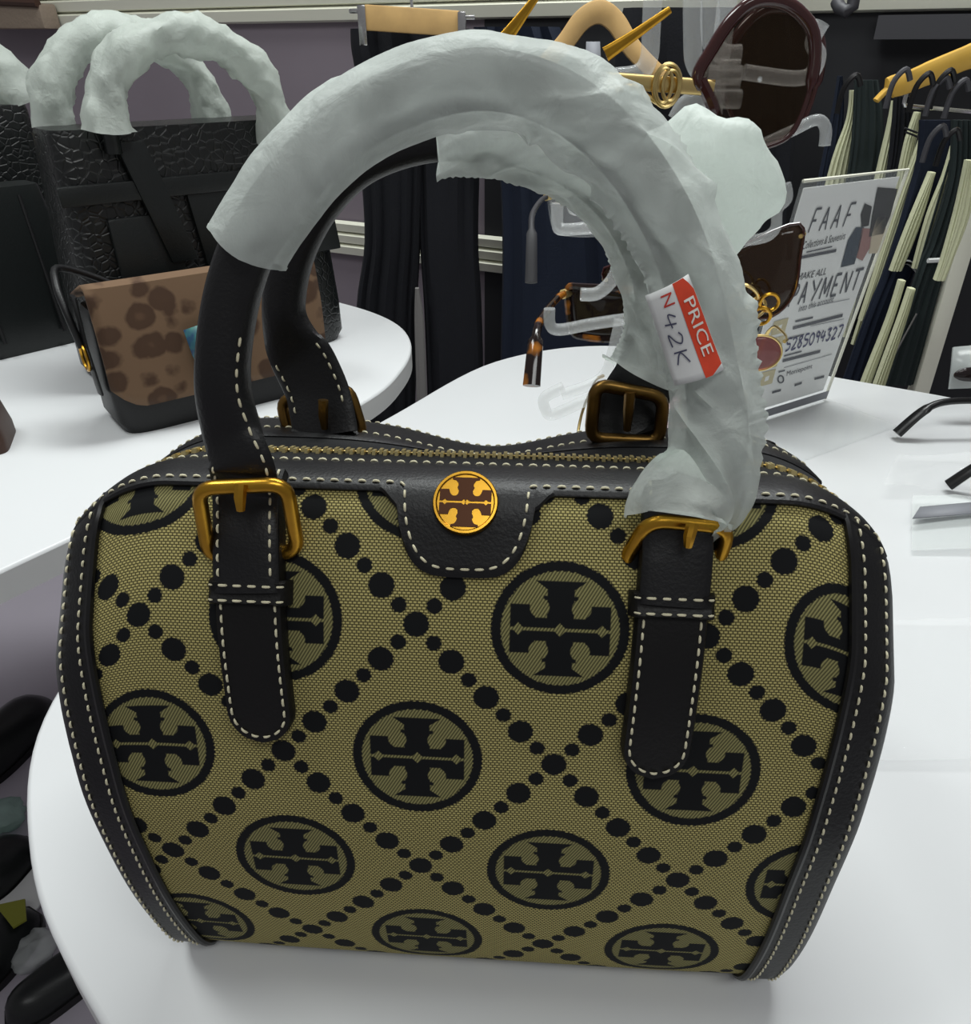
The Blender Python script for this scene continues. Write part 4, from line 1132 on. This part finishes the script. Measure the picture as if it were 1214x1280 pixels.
for rx, rz, dx in ((0.0075, 0.0105, 0), (0.0045, 0.0085, -0.0018), (0.0045, 0.0075, 0.002)):
    mb = MB(); mb.tube([c + Vector((dx + rx*cos(k*pi/12), 0, rz*sin(k*pi/12))) for k in range(24)], 0.0011, 8, closed=True); mb.build('ornament_ring', M['brass'], gt)
# chain clip
ch = thing('chain_clip', 'small twisted gold and clear chain clip on the brown-lensed sunglasses', 'clip')
for i, (x, y, rx, rz, an) in enumerate(((925, 378, 12, 8, 20), (945, 385, 12, 9, -30), (962, 378, 12, 10, 40), (935, 365, 14, 6, 35), (952, 395, 9, 10, 10))):
    c = at(x, y, 0.60); ro = Matrix.Rotation(radians(an), 3, 'Y'); s = 0.66/979
    mb = MB(); mb.tube([c + ro @ Vector((rx*s*cos(k*pi/10), 0.003*sin(k*pi/10+i), rz*s*sin(k*pi/10))) for k in range(20)], 0.0014, 8, closed=True); mb.build('link', M['brass' if i % 2 else 'gold'], ch)
# loose gold temples rising behind the handle
for k, (p, lab) in enumerate((( ((632, 48), (650, 24), (672, -6)), 'gold sunglasses temple rising above the tissue arch'), (((757, 68), (790, 46), (838, 12)), 'gold sunglasses temple with rounded tip in front of the pale wooden hanger'))):
    mb = MB(); P = [at(x, y, 0.5) for x, y in p]; P = V3(crom([tuple(q) for q in P], 6)); n = len(P)
    mb.tube(P, [(0.0016 + 0.0022*(1-i/n), 0.0012) for i in range(n)], 10, ref=(0, 1, 0)); tag(mb.build('temple', M['gold']), lab, 'sunglasses')

# ================================================================== SIGN
sg_ = thing('sign_holder', 'clear acrylic sign holder with a printed payment notice', 'sign')
PBL, PBR = onz(915, 535, 0.002), onz(1036, 497, 0.002)
pd = (PBR - PBL).normalized(); pn = Vector((pd.y, -pd.x, 0)); LEAN = radians(-7)
pu = (Vector((0, 0, cos(LEAN))) - pn*sin(LEAN)); pn3 = pd.cross(pu).normalized()
if pn3.dot(pn) < 0: pn3 = -pn3
def sp(x, y, lift=0.0):                 # photograph point on the plane of the sign
    r = ray(x, y); o = Vector((0, 0, HCAM)); t = (PBL - o).dot(pn3)/r.dot(pn3); return o + r*t + pn3*lift
def quad(mb, pts, lift): mb.add([sp(x, y, lift) for x, y in pts], [(0, 1, 2, 3)])
TLc, TRc = sp(997, 230), sp(1136, 209)
H1 = ((TLc-PBL).dot(pu) + (TRc-PBR).dot(pu))/2
wl = 0.0; W1 = max((PBR-PBL).length, (TRc - PBL).dot(pd))
def spl(a, b, lift=0.0): return PBL + pd*a + pu*b + pn3*lift
mb = MB(); xs0 = min(0, (TLc-PBL).dot(pd)); W1 = (TRc-PBL).dot(pd)
mb.add([spl(0, 0, -0.002), spl(W1, 0, -0.002), spl(W1, H1, -0.002), spl(0, H1, -0.002), spl(0, 0, 0.0014), spl(W1, 0, 0.0014), spl(W1, H1, 0.0014), spl(0, H1, 0.0014)],
       [(0,1,2,3),(4,7,6,5),(0,4,5,1),(1,5,6,2),(2,6,7,3),(3,7,4,0)]); mb.build('front_panel', M['clear_sheet'], sg_, smooth=False)
mb = MB(); c0 = onz(1100, 521, 0.002); e0 = PBL + pn*(c0-PBR).dot(pn)
mb.prism([(0, 0), (W1, 0), (W1, 0.085), (0, 0.085)], lambda a, b: PBL + pd*a + pn*b + Vector((0, 0, -0.0015)), lambda a, b: PBL + pd*a + pn*b + Vector((0, 0, 0.0012)))
mb.build('foot', M['clear_sheet'], sg_, smooth=False)
mb = MB(); mb.add([spl(0.004, 0.012, -0.0008), spl(W1-0.008, 0.012, -0.0008), spl(W1-0.008, H1-0.006, -0.0008), spl(0.004, H1-0.006, -0.0008)], [(0, 1, 2, 3)])
pap = mb.build('printed_notice', M['paper'], sg_, smooth=False, solid=0.0006)
mb = MB(); mb.tube([spl(0.0, H1, 0.0), spl(W1, H1, 0.0), spl(W1, 0, 0.0)], 0.0016, 6); mb.build('polished_edge', M['rail'], sg_)
mb = MB(); mb.add([spl(0, 0.0015, 0.0016), spl(W1, 0.0015, 0.0016), spl(W1, 0.011, 0.0016), spl(0, 0.011, 0.0016)], [(0, 1, 2, 3)]); mb.build('base_strip', M['print_grey'], sg_, smooth=False)
LF = 0.0002
def sign_text(body, bl, br, tl, mat, name, shear=0.0):
    A, Bq, Cq = sp(*bl, LF), sp(*br, LF), sp(*tl, LF); tv, tf = text_mesh(body, shear); mb = MB()
    mb.add([A + (Bq-A)*a + (Cq-A)*b for a, b in tv], tf); mb.build(name, mat, pap, smooth=False)
STROKES.update({'F': [[(.1, 0), (.35, 1)], [(.35, 1), (.85, 1)], [(.2, .5), (.6, .5)]], 'A': [[(0, 0), (.45, 1)], [(.45, 1), (.6, 0)], [(.2, .35), (.55, .35)]],
 'P': [[(.1, 0), (.2, 1)], [(.2, 1), (.8, .9), (.7, .55), (.15, .5)]], 'Y': [[(0, 1), (.4, .5)], [(.9, 1), (.3, 0)]], 'M': [[(0, 0), (.2, 1)], [(.2, 1), (.45, .2)], [(.45, .2), (.9, 1)], [(.9, 1), (.8, 0)]],
 'E': [[(.1, 0), (.25, 1)], [(.25, 1), (.8, 1)], [(.2, .5), (.6, .5)], [(.1, 0), (.7, 0)]], 'N': [[(.05, 0), (.2, 1)], [(.2, 1), (.7, 0)], [(.7, 0), (.9, 1)]], 'T': [[(.4, 0), (.55, 1)], [(.1, 1), (1, 1)]]})
def sign_strokes(s, bl, br, tl, mat, name, w, adv=1.1):
    A, Bq, Cq = sp(*bl, LF), sp(*br, LF), sp(*tl, LF); n = len(s)*adv; mb = MB()
    stroke_text(mb, s, lambda a, b: A + (Bq-A)*(a/n) + (Cq-A)*b, w, adv); mb.build(name, mat, pap, smooth=False)
sign_strokes('FAAF', (1009, 291), (1066, 281), (1016, 262), M['ink'], 'heading', 0.055)
sign_text('Collections & Souvenirs', (1003, 312), (1056, 299), (1005, 302), M['ink_dark'], 'subheading', 0.3)
sign_text('MAKE ALL', (996, 351), (1032, 343), (999, 342), M['ink_dark'], 'line_of_print')
sign_strokes('PAYMENT', (984, 384), (1074, 361), (990, 357), M['ink'], 'heading', 0.07)
sign_text('into this account', (998, 390), (1042, 377), (999, 382), M['ink'], 'line_of_print', 0.3)
sign_strokes('5285094327', (981, 439), (1052, 421), (984, 424), M['ink_blue'], 'pen_number', 0.09)
sign_text('Moniepoint', (983, 472), (1015, 462), (984, 464), M['ink'], 'line_of_print')
def bars(l, mat, name):
    mb = MB()
    for (x0, y0, x1, y1, th) in l: quad(mb, [(x0, y0), (x1, y1), (x1+th*0.2, y1-th), (x0+th*0.2, y0-th)], LF)
    mb.build(name, mat, pap, smooth=False, kind='stuff')
bars([(1008, 316, 1040, 309, 1.6), (1000, 324, 1045, 315, 4), (994, 403, 1016, 398, 2.5), (991, 412, 1053, 396, 4), (987, 424, 1005, 419, 2), (980, 446, 1002, 440, 2), (978, 453, 1025, 441, 4), (973, 466, 981, 464, 2), (965, 492, 976, 489, 3), (993, 483, 1002, 480, 3), (1018, 475, 1030, 472, 3)], M['ink'], 'small_print')
bars([(1013, 384, 1062, 374, 0.8), (1013, 408, 1055, 399, 0.8), (980, 460, 1040, 443, 0.8)], M['print_grey'], 'ruled_lines')
mb = MB(); mb.tube([sp(976 + 3.5*cos(k*pi/8), 474 - 4.5*sin(k*pi/8), LF) for k in range(16)], 0.0007, 6, closed=True); mb.build('ring_logo', M['ink'], pap)
for k, (x, y) in enumerate(((965, 420), (960, 442), (955, 463), (949, 484))):
    mb = MB(); quad(mb, [(x-2, y), (x+16, y-5), (x+21, y-23), (x+3, y-18)], LF); io = mb.build('icon_tile', M['tan'], pap, smooth=False)
    mb = MB(); quad(mb, [(x+6, y-7), (x+11, y-9), (x+13, y-15), (x+8, y-13)], LF*2); mb.build('icon_mark', M['paper'], pap, smooth=False)
for pts, mk in (([(1097, 234), (1122, 236), (1113, 270), (1104, 292), (1086, 296), (1090, 270)], 'print_black'), ([(1081, 254), (1090, 258), (1086, 282), (1077, 284), (1076, 268)], 'print_black'),
                ([(1070, 284), (1080, 284), (1074, 310), (1068, 330), (1051, 334), (1060, 300)], 'print_navy'), ([(1078, 285), (1090, 286), (1087, 310), (1078, 326), (1070, 322), (1074, 300)], 'print_rose'),
                ([(1096, 272), (1108, 268), (1107, 296), (1100, 316), (1086, 317), (1090, 292)], 'print_sand')):
    mb = MB(); mb.add([sp(x, y, LF*1.2) for x, y in pts], [tuple(range(len(pts)))]); mb.build('printed_picture', M[mk], pap, smooth=False)

# ================================================================== RIGHT SIDE OF THE TABLE
p = onz(1172, 556, 0.022)
glasses('black sunglasses lying on the white table with temple tips pointing to the handbag', (p.x+0.135, p.y, 0.024), Rz(88), 'rect', 0.05, 0.04, 0.003, M['black_plastic'], M['lens_dark'], M['black_plastic'], tl=0.14)
def sheet(x0, y0, x1, y1, n, amp, seed, z0=0.002, skew=0):
    mb = MB(); rows = []
    for j in range(n+1):
        row = []
        for i in range(n+1):
            p = onz(x0 + (x1-x0)*i/n + skew*(1-j/n), y0 + (y1-y0)*j/n); q = Vector((p.x*11, p.y*11, seed))
            p.z = z0 + amp*(noise.noise(q)*0.5+0.5) + amp*0.3*max(0, 1-abs(noise.noise(q*1.3+Vector((4, 2, 0))))*4)**2
            row.append(p)
        rows.append(row)
    mb.grid(rows); return mb
o = sheet(1138, 628, 1330, 694, 26, 0.006, 1.0, 0.003).build('plastic_pouch', M['film_dense'], angle=60); tag(o, 'frosted clear plastic pouch with a grey strip inside, flat on the white table', 'plastic bag')
mb = MB(); mb.grid([[onz(1150, 634, 0.010), onz(1240, 626, 0.010)], [onz(1141, 648, 0.010), onz(1240, 640, 0.010)]]); mb.build('grey_strip', M['print_grey'], o, solid=0.001)
o = sheet(1100, 575, 1330, 622, 40, 0.012, 6.0, 0.0025, 20).build('plastic_bag', M['film'], angle=60); tag(o, 'large crumpled clear plastic bag spread beside the monogram handbag', 'plastic bag')
o = sheet(1040, 780, 1330, 960, 36, 0.006, 9.0, 0.002, 0).build('plastic_bag', M['film'], angle=60); tag(o, 'thin clear plastic film lying below the crumpled bag', 'plastic bag')
po = thing('glasses_pouch', 'translucent grey pouch with a dark lens at the far right table edge', 'pouch')
mb = MB(); q = [at(1187, 486, .74), at(1250, 484, .74), at(1258, 428, .76), at(1192, 434, .76)]; mb.grid([[q[3], q[2]], [q[0], q[1]]]); mb.build('pouch_film', M['film_dense'], po, solid=0.004)
mb = MB(); c = at(1212, 470, .745); mb.ball(c, 0.017, 16, 8, (1, 0.25, 0.55)); mb.build('dark_lens', M['lens_dark'], po)
ck = thing('price_card', 'small pink card with a black band standing behind the handbag', 'card')
mb = MB(); q = [at(826, 546, .70), at(862, 546, .70), at(862, 484, .715), at(830, 484, .715)]; mb.grid([[q[3], q[2]], [q[0], q[1]]]); mb.build('card', M['pink'], ck, solid=0.002)
mb = MB(); q = [at(828, 527, .698), at(862, 528, .698), at(862, 512, .702), at(829, 511, .702)]; mb.grid([[q[3], q[2]], [q[0], q[1]]]); mb.build('black_band', M['black_plastic'], ck, solid=0.002)

# ================================================================== FLOOR: things below the table edge
def shoe(label, p, rz, L=0.2, w=0.075, h=0.07):
    t = thing('shoe', label, 'shoe', p, rz); rows = []
    for i in range(17):
        u = i/16; x = (u-0.5)*L; ww = w/2*(1 - abs(2*u-1)**3.2)**0.5*(0.82 + 0.25*u); hh = h*(1 - 0.45*u)*(1 - abs(2*u-1)**6)
        rows.append([Vector((x, ww*cos(a), 0.012 + max(hh*sin(a), 0))) for a in [pi*k/12 for k in range(13)]])
    mb = MB(); mb.grid(rows); mb.build('upper', M['croc_smooth'], t)
    mb = MB(); rows = []
    for i in range(17):
        u = i/16; x = (u-0.5)*L*1.03; ww = w/2*1.06*(1 - abs(2*u-1)**3.2)**0.5*(0.82 + 0.25*u) + 0.0005
        rows.append([Vector((x, -ww, 0.0)), Vector((x, -ww, 0.013)), Vector((x, ww, 0.013)), Vector((x, ww, 0.0))])
    mb.grid(rows, close_c=True); mb.build('sole', M['black_plastic'], t); return t
fz = lambda x, y: onz(x, y, FLOOR_Z)
shoe('black shoe on the floor below the table edge, furthest back', fz(12, 935), 1.4, 0.22, 0.10, 0.08)
shoe('black shoe on the floor beside the mint tissue', fz(2, 1095), 1.4, 0.12, 0.09, 0.05)
shoe('black shoe on the floor next to the olive card', fz(0, 1196), 1.4, 0.13, 0.08, 0.045)
shoe('black round-toed shoe poking out under clear plastic below the table edge', fz(70, 1240), 0.9, 0.12, 0.07, 0.04)
def lump(name, label, cat, p, r, mat, seed):
    mb = MB(); rows = []
    for i in range(13):
        th = pi*i/12; rows.append([Vector((cos(2*pi*k/24)*sin(th), sin(2*pi*k/24)*sin(th), cos(th))) for k in range(24)])
    rows = [[Vector(p) + Vector((0, 0, r*0.5)) + Vector((q.x*r, q.y*r, q.z*r*0.5))*(1 + 0.35*noise.noise(q*2.2 + Vector((seed, 0, 0)))) for q in rw] for rw in rows]
    mb.grid(rows, close_c=True); o = mb.build(name, mat, angle=80); tag(o, label, cat)
lump('tissue_ball', 'mint crumpled tissue ball on the floor between the black shoes', 'tissue', fz(6, 1030), 0.035, M['tissue_mint'], 1)
lump('plastic_wrap', 'small crumpled clear plastic wrap on the floor beside the round-toed shoe', 'plastic bag', fz(44, 1196), 0.03, M['film_dense'], 3)
mb = MB(); q = [fz(8, 1158), fz(44, 1150), fz(46, 1176), fz(30, 1186)]; mb.add([p + Vector((0, 0, 0.05+0.0*k)) for k, p in enumerate(q)] + [p + Vector((0, 0, 0.047)) for p in q], [(0,1,2,3),(4,7,6,5),(0,4,5,1),(1,5,6,2),(2,6,7,3),(3,7,4,0)])
tag(mb.build('paper_card', M['olive'], smooth=False), 'olive green paper card resting on a black shoe on the floor', 'card')
mb = MB(); c = fz(-10, 1128); mb.tube([c + Vector((0, 0, 0.001)), c + Vector((0, 0, 0.008)), c + Vector((0, 0, 0.012))], [0.075, 0.08, 0.08], 36); tag(mb.build('floor_tray', M['table_edge']), 'round white tray on the floor under the shoes', 'tray')
